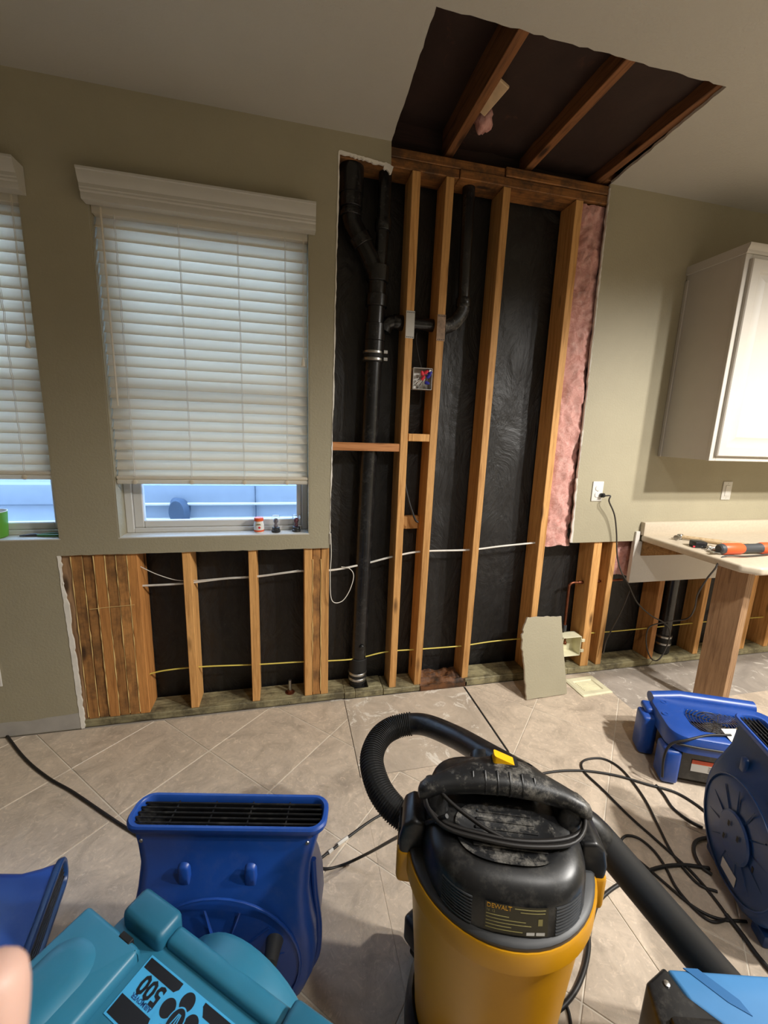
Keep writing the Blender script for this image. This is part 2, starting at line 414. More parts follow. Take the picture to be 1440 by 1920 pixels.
# torn paper and gypsum crumbs along the cut edges
def ribbon(a, b_, n, w0, w1, side, amp=0.003):
    """irregular strip of torn paper and gypsum along a cut from a to b_ (x, z)"""
    a = Vector(a); b_ = Vector(b_); d = b_ - a; pr = Vector((-d.y, d.x)).normalized()*side; L = []; Rr = []; wd = (w0+w1)/2
    for i in range(n+1):
        q = a + d*(i/n); wd = min(w1, max(w0, wd + random.uniform(-1, 1)*(w1-w0)*0.35))
        L.append(q - pr*random.uniform(0.001, 0.004)); Rr.append(q + pr*(wd+random.uniform(-amp, amp)*0.3))
    m = MB(); k = 0
    for y in (-0.0022, 0.0105):
        m.v += [Vector((p.x, y, p.y)) for p in L] + [Vector((p.x, y + (0.003 if y < 0 else 0), p.y)) for p in Rr]
    N_ = n+1
    for i in range(n):
        m.face((i, i+1, N_+i+1, N_+i)); m.face((2*N_+i, 2*N_+i+1, 3*N_+i+1, 3*N_+i)); m.face((i, i+1, 2*N_+i+1, 2*N_+i)); m.face((N_+i, N_+i+1, 3*N_+i+1, 3*N_+i))
    m.face((0, N_, 3*N_, 2*N_)); m.face((n, N_+n, 3*N_+n, 2*N_+n))
    m.build('torn_edge', 'gypsum', WALL, smooth=0)
ribbon((-0.993, 0.0), (-1.007, 0.882), 60, 0.003, 0.016, -1)
ribbon((0.210, 0.90), (0.234, 2.665), 90, 0.0005, 0.005, -1)
ribbon((0.236, 2.667), (0.466, 2.646), 26, 0.004, 0.018, -1)
ribbon((0.440, 2.652), (0.478, 2.640), 6, 0.010, 0.03, -1)
ribbon((1.603, 2.72), (1.622, 1.25), 90, 0.001, 0.006, -1); ribbon((1.622, 1.25), (1.638, 0.870), 24, 0.002, 0.012, -1)
b = MB(); b.prism([(-2.2, 0)] + [(x, 0.084 + random.uniform(-.005, .006)) for x in (-1.0, -1.03, -1.07, -1.12, -1.16, -1.21, -1.25, -1.3, -1.5, -1.9, -2.2)] if False else
        [(-2.6, 0.004), (-0.998, 0.004), (-1.0, 0.088), (-1.06, 0.083), (-1.13, 0.081), (-1.2, 0.072), (-1.28, 0.078), (-1.5, 0.075), (-2.6, 0.078)], 0.0015,
        Matrix(((1, 0, 0, 0), (0, 0, 1, -0.0018), (0, 1, 0, 0), (0, 0, 0, 1))))
b.build('bare_strip', plain('bare_grey_drywall', '#a9a49c', 0.8, var=0.1), WALL, label='bare grey strip where the baseboard was')
# white painted lower board under the counter
b = MB(); b.box(2.072, XR, -0.0125, TB, 0.60, 0.868, 0.0015); b.box(2.072, 2.102, -0.0125, TB, 0.868, 0.93, 0.0015)
b.build('lower_panel', 'white_paint', WALL, label='white painted lower board under the counter')
# side/front walls, ceiling, floor (room shell)
def shell(name, x0, x1, y0, y1, z0, z1, m):
    b = MB(); b.box(x0, x1, y0, y1, z0, z1); return b.build(name, m, smooth=0, kind='structure')
shell('wall_left', XL-0.12, XL, YF, 0.17, 0, ZC, 'wall')
shell('wall_right', XR, XR+0.12, YF, 0.17, 0, ZC, 'wall')
shell('wall_front', XL-0.12, XR+0.12, YF-0.12, YF, 0, ZC, 'wall')
c = MB()
edge = jag((1.604, 0.0), (1.557, -0.616), 24, 0.004) + jag((1.557, -0.616), (0.452, -0.617), 40, 0.0035) + jag((0.452, -0.617), (0.466, 0.0), 22, 0.002) + [(0.466, 0.0)]
sheet(c, [(XL, YF), (XR, YF), (XR, 0.0)] + edge + [(XL, 0.0)], [], 'XY', ZC, ZC + TB)
CEIL = c.build('ceiling', ['ceil', 'gypsum'], smooth=0, kind='structure')
# joist bay above the hole
for (x0, x1, d) in ((0.30, 0.338, .24), (0.735, 0.775, .24), (1.142, 1.182, .24), (1.537, 1.575, .24)):
    b = MB(); b.box(x0, x1, -0.95, 0.10, ZC+TB+0.001, ZC+TB+d, 0.002); b.build('joist', 'joist', CEIL)
for i in range(9):
    y0 = -1.0 + i*0.125
    b = MB(); b.box(0.2, 1.75, y0, y0+0.1235, 2.995+0.002*(i % 2), 3.02, 0.002); b.build('subfloor_board', 'subfloor', CEIL)
b = MB(); b.box(0.2, 1.75, -1.0, -0.96, ZC+TB, 3.0); b.build('bridging_board', 'subfloor', CEIL)
b = MB(); b.box(XL, XR, 0.10, 0.14, ZC+0.02, 3.02); b.build('rim_board', 'subfloor', CEIL)
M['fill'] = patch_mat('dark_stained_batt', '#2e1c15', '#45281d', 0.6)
for (x0, x1, z) in ((0.338, 0.735, .13), (0.775, 1.142, .075), (1.182, 1.537, .05), (1.575, 1.72, .09)):
    b = MB(); nx, ny = 10, 26
    for j in range(ny+1):
        for i in range(nx+1):
            x = x0+(x1-x0)*i/nx; y = -0.95+1.05*j/ny
            b.v.append(Vector((x, y, ZC+TB+z+0.010*noise.noise(Vector((x*9, y*6, z*9)))+0.006*noise.noise(Vector((x*30, y*22, 2))))))
    for j in range(ny):
        for i in range(nx): k = j*(nx+1)+i; b.face((k, k+1, k+nx+2, k+nx+1))
    b.build('bay_batt', 'fill', CEIL, smooth=60)
b = MB(); b.box(XL-.12, XR+.12, YF-.12, 0.17, 3.022, 3.06); b.build('light_blocking_deck', 'subfloor', CEIL)  # unseen slab added to shut sky light out of the ceiling hole
b = MB(); b.box(1.722, 1.76, -1.0, 0.10, ZC+TB+.001, 3.0); b.build('joist', 'joist', CEIL)  # unseen end joist added to close the gap that leaked sky light
b = MB(); b.box(1.576, 1.722, 0.0, 0.10, ZC+0.0135, ZC+0.05, .002); b.build('joist_block', 'joist', CEIL)
def lump(c, r, sq, m, name, parent, seed=0, amp=0.35, n=3):
    bm = bmesh.new(); bmesh.ops.create_icosphere(bm, subdivisions=n, radius=1.0)
    vs = []
    for v in bm.verts:
        d = v.co.copy(); k = 1 + amp*noise.noise(d*1.7 + Vector((seed, 0, 0))) + amp*0.5*noise.noise(d*5 + Vector((0, seed, 0)))
        vs.append((c[0]+d.x*r*sq[0]*k, c[1]+d.y*r*sq[1]*k, c[2]+d.z*r*sq[2]*k))
    b = MB(); b.merge(vs, [[v.index for v in f.verts] for f in bm.faces]); bm.free()
    return b.build(name, m, parent, smooth=60)
tag(lump(at(906, 225, Z=2.805), 0.055, (0.7, 0.9, 0.8), 'insul', 'insulation_scrap', None, 3), 'small pink insulation tuft deep in the ceiling hole beside the left joist', 'insulation')
b = MB(); b.box(0, 0.05, 0, 0.17, 0, 0.012, 0.003, Matrix.Translation((0.790, -0.36, 2.79)) @ Matrix.Rotation(0.35, 4, 'Y') @ Matrix.Rotation(0.12, 4, 'Z'))
tag(b.build('paper_scrap', plain('torn_kraft_paper', '#cbb08c', 0.8, var=0.2)), 'pale torn paper strip caught against the left ceiling joist', 'paper')
# floor: slab, grout bed, tiles set on the diagonal
b = MB(); b.box(XL, XR, YF, 0.156, -0.12, -0.006); FLOOR = b.build('floor', 'slab', smooth=0, kind='structure')
PX0, PX1, PY0 = 0.295, 1.016, -0.545        # strip where tiles are gone in front of the wall
CX0, CY0 = 1.87, -0.37                       # bare concrete under the counter
b = MB()
b.box(XL, PX0, YF, -0.004, -0.006, -0.0022); b.box(PX0, PX1, YF, PY0, -0.006, -0.0022); b.box(PX1, CX0, YF, -0.004, -0.006, -0.0022); b.box(CX0, XR, YF, CY0, -0.006, -0.0022)
b.build('grout_bed', 'grout', FLOOR, smooth=0)
b = MB(); b.box(PX0+0.004, PX1-0.006, PY0+0.004, -0.004, -0.006, -0.0015); b.build('thinset_patch', 'thinset', FLOOR, smooth=0, label='pale stained thinset patch where tiles were lifted')
def clip(poly, a, bb, c_):                   # keep a*x+b*y <= c
    out = []
    for i in range(len(poly)):
        p, q = poly[i], poly[(i+1) % len(poly)]; dp = a*p[0]+bb*p[1]-c_; dq = a*q[0]+bb*q[1]-c_
        if dp <= 0: out.append(p)
        if (dp < 0 < dq) or (dq < 0 < dp):
            t = dp/(dp-dq); out.append((p[0]+(q[0]-p[0])*t, p[1]+(q[1]-p[1])*t))
    return out
def area(pl): return abs(sum(pl[i][0]*pl[(i+1) % len(pl)][1]-pl[(i+1) % len(pl)][0]*pl[i][1] for i in range(len(pl))))/2
def put_tile(pl):
    if len(pl) < 3 or area(pl) < 0.0012: return
    cx = sum(p[0] for p in pl)/len(pl); cy = sum(p[1] for p in pl)/len(pl); n = len(pl)
    dz = random.uniform(-0.0004, 0.0006)
    t = MB(); top = [(p[0]+(cx-p[0])*0.008, p[1]+(cy-p[1])*0.008, dz) for p in pl]
    mid = [(p[0], p[1], -0.0011) for p in pl]; low = [(p[0], p[1], -0.0058) for p in pl]
    t.loft([low, mid, top]); t.build('tile', 'tile', FLOOR, smooth=0)
G = 0.56; hg = 0.0022*1.414
for i in range(-14, 9):
    for j in range(-9, 9):
        m0, m1 = 0.10+G*i+hg, 0.10+G*(i+1)-hg; s0, s1 = -0.07+G*j+hg, -0.07+G*(j+1)-hg
        pl = [((s-m)/2, (s+m)/2) for m, s in ((m0, s0), (m0, s1), (m1, s1), (m1, s0))]
        cx = sum(p[0] for p in pl)/4; cy = sum(p[1] for p in pl)/4
        if not (-2.3 < cx < 3.9 and -2.75 < cy < 0.3): continue
        pl = clip(clip(clip(pl, 0, 1, -0.006), 1, 0, XR), -1, 0, -XL)
        if not pl: continue
        A_ = clip(pl, 1, 0, PX0); put_tile(A_)
        B_ = clip(clip(clip(pl, -1, 0, -PX0-.0001), 1, 0, PX1), 0, 1, PY0); put_tile(B_)
        C_ = clip(pl, -1, 0, -PX1-0.004)
        if C_:
            put_tile(clip(C_, 1, 0, CX0))
            D_ = clip(C_, -1, 0, -CX0-.0001)
            if D_: put_tile(clip(D_, 0, 1, CY0))
b = MB(); b.box(PX1-0.006, PX1+0.003, -0.62, -0.01, -0.006, -0.0012); b.build('open_joint', 'shade_or_trim', FLOOR, label='dark open joint beside the tile patch')
# framing ------------------------------------------------------------
def member(name, m, x0, x1, z0, z1, y0=TB+0.0005, y1=SB, bev=0.002, x0b=None, x1b=None):
    """a stud; x0b/x1b give the bottom x when it leans"""
    b = MB(); b.box(x0, x1, y0, y1, z0, z1, bev)
    if x0b is not None:
        for v in b.v:
            t = (z1 - v.z)/(z1 - z0); v.x += t*(x0b - x0)
    return b.build(name, m, WALL)
ZP = 0.038                                   # top of the sill plate
# left opening
for i in range(7):
    x0 = -1.010 + i*0.0459
    member('stud', ['stud_pale', 'stud_worn', 'stud_worn', 'stud_red', 'stud_worn', 'stud_worn', 'stud_red'][i], x0, x0+0.0437, ZP, 0.90, TB+0.0005+[0.004, 0.001, 0.005, 0, 0.003, 0.001, 0.0][i])
for i in (1, 2, 3, 4, 5, 6):
    x = -1.010 + i*0.0459 - 0.0012; pts = []
    for k in range(26):
        z = 0.05 + k*0.033; pts.append((x + random.uniform(-.0006, .0006), TB + 0.0025 - random.uniform(0, 0.002), z))
    b = MB(); b.tube(pts, [random.choice((0.0006, 0.001, 0.0016, 0.0022, 0.003)) for _ in pts], 6); b.build('glue_bead', 'glue', WALL)
b = MB(); b.tube([(-0.91, TB+0.0005, 0.613), (-0.86, TB-0.001, 0.618), (-0.78, TB-0.001, 0.622), (-0.72, TB-0.001, 0.625)], 0.0016, 5); b.build('glue_bead', 'glue', WALL)
member('stud', 'stud', -0.497, -0.459, ZP, 0.955); member('stud', 'stud', -0.193, -0.155, ZP, 0.955)
for i, m in enumerate(('stud', 'stud_worn', 'stud')): member('stud', m, 0.081+i*0.0432, 0.081+i*0.0432+0.0405, ZP, 2.65 if i == 2 else 0.95, TB+0.0005+(0.003 if i == 1 else 0))
for i in (1, 2):
    x = 0.081 + i*0.0432 - 0.0012; pts = [(x+random.uniform(-.001, .001), TB+0.001-random.uniform(0, .002), 0.06+k*0.04) for k in range(20)]
    b = MB(); b.tube(pts, [random.uniform(0.0006, 0.003) for _ in pts], 6); b.build('glue_bead', 'glue', WALL)
# main opening
member('stud', 'stud', 0.572, 0.612, 0.03, 2.652, x0b=0.558, x1b=0.6)
member('stud', 'stud', 0.736, 0.776, 0.03, 2.652, x0b=0.708, x1b=0.748)
member('stud', 'stud', 1.028, 1.067, 0.03, 2.652, x0b=1.004, x1b=1.04)
member('stud', 'stud', 1.428, 1.470, 0.03, 2.652, x0b=1.428, x1b=1.470)
# right opening
member('stud', 'stud', 1.803, 1.861, ZP, 0.9, x0b=1.82, x1b=1.88); member('stud', 'stud', 1.936, 1.974, ZP, 0.9)
for x0 in (2.340, 2.716, 3.128, 3.35, 3.75): member('stud', 'stud_red' if x0 < 2.7 else 'stud', x0, x0+0.04, ZP, 0.62)
# plates
for i, (x0, x1, z0, z1, y0) in enumerate(((0.18, 1.03, 2.692, 2.730, TB+.002), (1.032, 1.66, 2.694, 2.734, TB-.006), (0.18, 0.80, 2.653, 2.691, TB+.004), (0.802, 1.66, 2.653, 2.692, TB-.002))):
    b = MB(); b.box(x0, x1, y0, SB, z0, z1, 0.003); b.build('top_plate', 'plate', WALL)
b = MB(); b.box(-1.0, 0.30, 0.006, SB, 0.0, ZP, 0.003); b.build('sill_plate', 'sill_plate', WALL)
b = MB(); b.box(0.30, 0.36, 0.0, SB, 0.0, ZP, 0.003); b.build('sill_plate', 'sill_plate', WALL)
b = MB(); b.box(0.36, 0.52, 0.0, 0.035, 0.0, ZP, 0.003); b.box(0.44, 0.52, 0.036, SB, 0, ZP, .003); b.build('sill_plate', 'sill_plate', WALL, label='plate notched around the drain pipe')
b = MB(); b.box(0.522, 0.74, -0.002, SB, 0.0, ZP-0.004, 0.004); b.build('sill_plate', 'sill_plate', WALL)
b = MB(); b.box(1.02, 1.72, -0.004, SB, 0.0, 0.046, 0.004); b.build('sill_plate', 'sill_plate', WALL)
b = MB(); b.box(1.722, XR, 0.0, SB, 0.0, ZP, 0.003); b.build('sill_plate', 'sill_plate', WALL)
# rotten stretch of the plate
bm = bmesh.new(); bmesh.ops.create_grid(bm, x_segments=36, y_segments=14, size=0.5)
vs = []
for v in bm.verts:
    x = 0.742 + (v.co.x+0.5)*0.29; y = -0.004 + (v.co.y+0.5)*0.14
    h = 0.045 + 0.03*noise.noise(Vector((x*14, y*30, 1))) + 0.012*noise.noise(Vector((x*60, y*60, 4)))
    if y < 0.012: h *= 0.75
    vs.append((x, y, max(0.006, h)))
rot = MB(); rot.merge(vs, [[v.index for v in f.verts] for f in bm.faces])
top_n = len(vs); bnd = [e_ for e_ in bm.edges if e_.is_boundary]
for e_ in bnd:
    a, c_ = e_.verts; i = len(rot.v); pa, pc = vs[a.index], vs[c_.index]
    rot.v += [Vector((pa[0], pa[1], 0.0)), Vector((pc[0], pc[1], 0.0))]; rot.face((a.index, c_.index, i+1, i))
bm.free(); rot.build('rotten_plate', 'rot', WALL, smooth=50, label='crumbling water-rotted stretch of sill plate')
# blocking
b = MB(); b.box(0.214, 0.563, TB+0.004, 0.06, 1.379, 1.419, 0.002); b.build('blocking', 'block_wood', WALL)
b = MB(); b.box(0.610, 0.728, TB+0.004, SB, 1.434, 1.472, 0.002); b.build('blocking', 'stud', WALL)
b = MB(); b.box(0.604, 0.722, 0.10, SB, 0.95, 1.02, 0.002); b.build('blocking', 'stud', WALL)
# building paper
def paper_sheet(x0, x1, z0, z1, seed):
    nx = max(6, int((x1-x0)/0.035)); nz = max(6, int((z1-z0)/0.045)); b = MB()
    for j in range(nz+1):
        for i in range(nx+1):
            x = x0+(x1-x0)*i/nx; z = z0+(z1-z0)*j/nz
            y = SB + 0.009 + 0.011*abs(noise.noise(Vector((x*6+seed, z*1.7+x*2, 0)))) + 0.007*noise.noise(Vector((x*15+z*3, z*7, seed)))
            b.v.append(Vector((x, min(0.1545, max(SB+0.001, y)), z)))
    for j in range(nz):
        for i in range(nx): k = j*(nx+1)+i; b.face((k, k+1, k+nx+2, k+nx+1))
    b.build('building_paper', 'paper', WALL, smooth=60)
paper_sheet(-1.0, 0.2, 0.0, 0.95, 1); paper_sheet(0.12, 1.72, 0.0, 2.74, 5); paper_sheet(1.722, XR, 0.0, 0.92, 9)
# insulation batt between the last stud and the board
def batt(x0, x1, z0, z1, y0, seed, name='insulation_batt'):
    nx, nz = 18, int((z1-z0)/0.011); b = MB()
    for j in range(nz+1):
        for i in range(nx+1):
            z = z0+(z1-z0)*j/nz; t = i/nx
            x = x0+(x1-x0)*t
            puff = math.sin(PI*min(1, max(0, t*0.9+0.05)))**0.5
            n_ = 0.7*noise.noise(Vector((x*9, z*6, seed))) + 0.55*noise.noise(Vector((x*24, z*16, seed))) + 0.35*noise.noise(Vector((x*60, z*45, seed)))
            y = y0 + 0.045 - 0.04*puff + 0.03*n_
            b.v.append(Vector((x + (0.012*noise.noise(Vector((1, z*9, seed))) if i == nx else 0), y, z + 0.012*noise.noise(Vector((x*20, z*9, 3)))*(1 if j in (0, nz) else 0))))
    for j in range(nz):
        for i in range(nx): k = j*(nx+1)+i; b.face((k, k+1, k+nx+2, k+nx+1))
    k0 = len(b.v); n0 = nx+1
    ring = [i for i in range(n0)] + [j*n0+nx for j in range(1, nz+1)] + [nz*n0+i for i in range(nx-1, -1, -1)] + [j*n0 for j in range(nz-1, 0, -1)]
    for r_ in ring: b.v.append(Vector((b.v[r_].x, SB-0.002, b.v[r_].z)))
    m = len(ring)
    for i in range(m): b.face((ring[i], ring[(i+1) % m], k0+(i+1) % m, k0+i))
    return b.build(name, 'insul', smooth=70)
tag(batt(1.474, 1.645, 0.845, 2.645, 0.018, 2), 'tall strip of lumpy pink fibreglass insulation beside the right-hand stud', 'insulation')
tag(batt(1.985, 2.18, 0.62, 0.86, 0.06, 8), 'dim pink insulation showing left of the white board under the outlet wall', 'insulation')
# ================================================================== WINDOWS
def window(n, x0, x1):
    W = thing('window_%d' % n, None, None, ((x0+x1)/2, 0.0, WZ[0]), kind='structure'); pm = TM(W); z0, z1 = WZ
    b = MB(); b.box(x0+.0005, x1-.0005, 0.0006, 0.150, z0+.0004, z0+0.006, 0.001); b.build('window_sill', 'trim_white', W, pm)
    b = MB(); b.box(x0+.0005, x0+0.006, 0.0006, 0.150, z0+0.006, z1-.0004); b.build('jamb', 'wall', W, pm)
    b = MB(); b.box(x1-0.006, x1-.0005, 0.0006, 0.150, z0+0.006, z1-.0004); b.build('jamb', 'wall', W, pm)
    b = MB(); b.box(x0+.006, x1-.006, 0.0006, 0.150, z1-0.006, z1-.0004); b.build('head_jamb', 'wall', W, pm)
    def frame(name, a0, a1, c0, c1, wl, wr, wb, wt, y0, y1, bev):
        b = MB(); b.box(a0, a0+wl, y0, y1, c0, c1, bev); b.box(a1-wr, a1, y0, y1, c0, c1, bev)
        b.box(a0+wl, a1-wr, y0, y1, c0, c0+wb, bev); b.box(a0+wl, a1-wr, y0, y1, c1-wt, c1, bev); b.build(name, 'vinyl', W, pm)
    frame('window_frame', x0+0.006, x1-0.006, z0+0.006, z1-0.006, 0.034, 0.03, 0.022, 0.034, 0.088, 0.148, 0.003)
    frame('sash', x0+0.040, x1-0.036, z0+0.028, z1-0.04, 0.042, 0.026, 0.034, 0.034, 0.098, 0.135, 0.004)
    b = MB(); b.box(x0+0.04, x1-0.036, 0.100, 0.134, 1.63, 1.665, 0.003); b.build('meeting_rail', 'vinyl', W, pm)
    b = MB(); b.box(x0+0.08, x1-0.06, 0.114, 0.118, z0+0.06, z1-0.072); b.build('window_pane', 'glass', W, pm, smooth=0)
window(1, *WIN[0]); window(2, *WIN[1])
def extrude_profile(prof, x0, x1):
    b = MB(); b.loft([[(x0, p[0], p[1]) for p in prof], [(x1, p[0], p[1]) for p in prof]]); return b
def blind(label, x0, x1, zr):
    """x0..x1 the opening; zr the bottom of the bottom rail"""
    B = thing('window_blind', label, 'blind', ((x0+x1)/2, -0.02, zr)); pm = TM(B)
    prof = [(-0.002, 2.322), (-0.046, 2.322), (-0.049, 2.330), (-0.049, 2.345), (-0.055, 2.350), (-0.055, 2.356), (-0.058, 2.360), (-0.058, 2.372), (-0.063, 2.378), (-0.070, 2.395), (-0.073, 2.410), (-0.078, 2.412), (-0.078, 2.420), (-0.002, 2.420)]
    extrude_profile(prof, x0-0.005, x1+0.024).build('valance', 'valance', B, pm, smooth=25)
    b = MB(); b.box(x0+0.008, x1-0.008, 0.004, 0.052, 2.296, 2.338, 0.002); b.build('headrail', 'slat', B, pm)
    a0, a1 = x0+0.012, x1-0.010; n = 24; zt = 2.288; zb = zr+0.055; first = None
    wv = 0.030; tilt = math.radians(66)
    for i in range(n):
        z = zt + (zb-zt)*i/(n-1) - 0.008
        if first is None:
            s = MB(); prf = []
            for k in range(5): t = -1+k*0.5; prf.append((t*wv, 0.0014 - 0.0045*(1-t*t)))
            for k in range(4, -1, -1): t = -1+k*0.5; prf.append((t*wv, -0.0014 - 0.0045*(1-t*t)))
            ca, sa = math.cos(tilt), math.sin(tilt)
            pr = [(p[0]*ca - p[1]*sa, p[0]*sa + p[1]*ca) for p in prf]      # y, z : lower edge towards the room
            s.loft([[(a0, p[0], p[1]) for p in pr], [(a1, p[0], p[1]) for p in pr]])
            s.v = [v + Vector((0, 0.028, 0)) for v in s.v]
            first = s.build('slat', 'slat', B, pm, smooth=40); o = first
        else:
            o = first.copy(); COL.objects.link(o)
        o.location.z = z; o.rotation_euler.z = random.uniform(-.001, .001)
    b = MB(); b.box(a0-0.002, a1+0.002, 0.004, 0.055, zr+0.021, zr+0.036, 0.004); b.box(a0-0.002, a1+0.002, 0.006, 0.052, zr, zr+0.019, 0.004); b.build('bottom_rail', 'slat', B, pm)
    L = x1-x0
    for t in (0.10, 0.375, 0.645, 0.875):
        x = x0 + L*t; pts = [(x+random.uniform(-.0012, .0012), 0.0035+0.003*math.sin(k*1.7), 2.30+(zr+0.02-2.30)*k/60) for k in range(61)]
        b = MB(); b.tube(pts, 0.0011, 5); b.tube([(p[0]+0.004, p[1]+0.002, p[2]) for p in pts], 0.0009, 5); b.build('ladder_cord', 'wire_white', B, pm)
    b = MB(); x = x0+0.045; b.tube([(x, -0.006, 2.315), (x+.004, -0.012, 1.55)], 0.0042, 8); b.build('tilt_wand', 'slat', B, pm)
    b = MB(); x = x1-0.03; b.tube([(x, -0.004, 2.32), (x-0.001, -0.008, 1.79)], 0.001, 5); b.tube([(x+.005, -0.004, 2.32), (x+.001, -0.008, 1.79)], 0.001, 5)
    b.lathe([(0.002, 1.80), (0.006, 1.79), (0.0095, 1.768), (0.008, 1.764)], 10, Matrix.Translation((x, -0.008, 0))); b.build('lift_cord', 'slat', B, pm)
    for t in (0.10, 0.375, 0.645, 0.875):
        b = MB(); b.lathe([(0.011, 0), (0.011, 0.003), (0.006, 0.005)], 10, Matrix.Translation((x0+L*t, 0.004, zr+0.01)) @ Matrix.Rotation(PI/2, 4, 'X')); b.build('rail_plug', 'slat', B, pm)
blind('cream slatted blind over the window right of the narrow wall strip, with tilt wand', *WIN[0], 1.208)
blind('shaded cream slatted blind cut off by the left edge of the photo', *WIN[1], 1.226)
# outside: driveway and a parked car close to the window
b = MB(); b.box(-9, 9, 0.2, 14, -0.35, -0.3); tag(b.build('driveway', 'asphalt', smooth=0), kind='structure')
CAR = thing('parked_car', 'pale blue-silver parked vehicle seen close outside through the windows', 'car', (-0.9, 2.0, -0.3)); pm = TM(CAR)
prof = [(1.72, -0.06), (1.64, 0.05), (1.62, 0.30), (1.62, 0.50), (1.605, 0.60), (1.60, 0.70), (1.615, 0.72), (1.62, 0.82), (1.60, 0.835), (1.59, 0.90), (1.60, 0.985), (1.64, 1.0), (1.70, 1.10), (1.95, 1.52), (2.6, 1.55), (3.2, 1.1), (3.25, 0.0)]
extrude_profile(prof, -4.2, 1.6).build('car_body', 'car', CAR, pm, smooth=35)
b = MB(); b.box(-0.268, -0.262, 1.585, 1.66, 0.1, 0.98); b.build('door_seam', 'car_dark', CAR, pm)
for z in (0.832, 0.705):
    b = MB(); b.box(-1.3, 1.55, 1.575, 1.63, z-0.012, z+0.010, 0.006); b.build('side_moulding', 'white', CAR, pm)
b = MB(); b.loft([[(-0.86+r*math.cos(a)*0.62 + 0.05*k, 1.45, 0.79+r*math.sin(a) - 0.0*k) for a in [2*PI*i/20 for i in range(20)]] for k, r in ((0, 0.09),)] +
        [[(-0.85+0.105*math.cos(a)*0.62+0.03*math.sin(a)*-1, 1.47+0.06, 0.785+0.11*math.sin(a)) for a in [2*PI*i/20 for i in range(20)]], [(-0.84+0.09*math.cos(a)*.6, 1.62, 0.79+0.08*math.sin(a)) for a in [2*PI*i/20 for i in range(20)]]])
b.build('side_mirror', 'car_dark', CAR, pm, smooth=50)
for x in (-1.9, 1.2):
    b = MB(); b.lathe([(0.20, 0), (0.22, 0.01), (0.34, 0.02), (0.36, 0.06), (0.36, 0.2)], 32, Matrix.Translation((x, 1.56, 0.06)) @ Matrix.Rotation(-PI/2, 4, 'X'))
    b.build('wheel', 'car_dark', CAR, pm)
b = MB(); b.box(-3.2, -0.4, 1.70, 1.74, 1.08, 1.45, 0.01, Matrix.Translation((0, 0.14, 0)) ); b.build('car_window', 'car_dark', CAR, pm)
# ================================================================== PLUMBING
PY = 0.078
DR = thing('drain_stack', 'black plastic drain stack with a wye, standing at the left of the main wall opening', 'pipe', (0.386, PY, 0.03)); pm = TM(DR)
def pipe(name, pts, r, parent, pm, m='abs', n=20): b = MB(); b.tube(pts, r, n); return b.build(name, m, parent, pm, smooth=40)
def hub(c, d, r, L, parent, pm, m='abs', name='coupling'):
    d = Vector(d).normalized(); c = Vector(c); a = c - d*L/2; e_ = c + d*L/2
    return pipe(name, [a, a+d*0.002, e_-d*0.002, e_], [r*0.96, r, r, r*0.96], parent, pm, m)
Y = PY; J = lambda x, z: (x, Y, z)
pipe('stack_pipe', [J(0.386, 0.13), J(0.405, 1.0), J(0.427, 1.86)], 0.0445, DR, pm)
pipe('stack_pipe', [J(0.427, 1.86), J(0.436, 2.22)], 0.0445, DR, pm)
for (z, L) in ((2.22, 0.07), (2.10, 0.055), (1.955, 0.08), (1.89, 0.05)):
    hub(J(0.4265+(z-1.86)*0.03, z), (0.03, 0, 1), 0.0535, L, DR, pm)
hub(J(0.4265, 1.845), (0.03, 0, 1), 0.0500, 0.06, DR, pm, 'black_soft', 'rubber_sleeve')
for z in (1.862, 1.828):
    hub(J(0.4265, z), (0.03, 0, 1), 0.0525, 0.014, DR, pm, 'steel', 'hose_clamp')
    b = MB(); b.box(0.468, 0.49, Y-0.045, Y-0.03, z-0.007, z+0.009, 0.002); b.build('clamp_screw', 'steel', DR, pm)
# wye branch going up left, thin vent straight up
pipe('wye_branch', smooth_path([J(0.440, 2.19), J(0.40, 2.28), J(0.345, 2.37), J(0.312, 2.425), J(0.302, 2.47), J(0.3015, 2.52)], 6), 0.0445, DR, pm)
hub(J(0.352, 2.357), (-0.055, 0, 0.09), 0.0525, 0.045, DR, pm); hub(J(0.302, 2.515), (0, 0, 1), 0.0525, 0.06, DR, pm); hub(J(0.302, 2.46), (0, 0, 1), 0.0515, 0.02, DR, pm)
pipe('stack_pipe', [J(0.302, 2.54), J(0.302, 2.69)], 0.056, DR, pm)
pipe('vent_pipe', [J(0.446, 2.24), J(0.456, 2.45), J(0.460, 2.69)], 0.031, DR, pm)
hub(J(0.4555, 2.435), (0.01, 0, 0.24), 0.0385, 0.05, DR, pm)
hub(J(0.3845, 0.165), (0.01, 0, 0.5), 0.05, 0.09, DR, pm, 'black_soft', 'rubber_sleeve')
for z in (0.118, 0.085):
    hub(J(0.383, z), (0.01, 0, 0.5), 0.053, 0.015, DR, pm, 'steel', 'hose_clamp')
hub(J(0.383, 0.10), (0.01, 0, 0.5), 0.050, 0.08, DR, pm, 'black_soft', 'rubber_sleeve')
pipe('floor_stub', [J(0.381, -0.004), J(0.383, 0.08)], 0.044, DR, pm)
b = MB(); b.lathe([(0.016, 0), (0.016, 0.012), (0.010, 0.016)], 8, Matrix.Translation((0.396, Y-0.04, 0.29)) @ Matrix.Rotation(PI/2, 4, 'X')); b.build('cleanout_plug', 'abs', DR, pm)
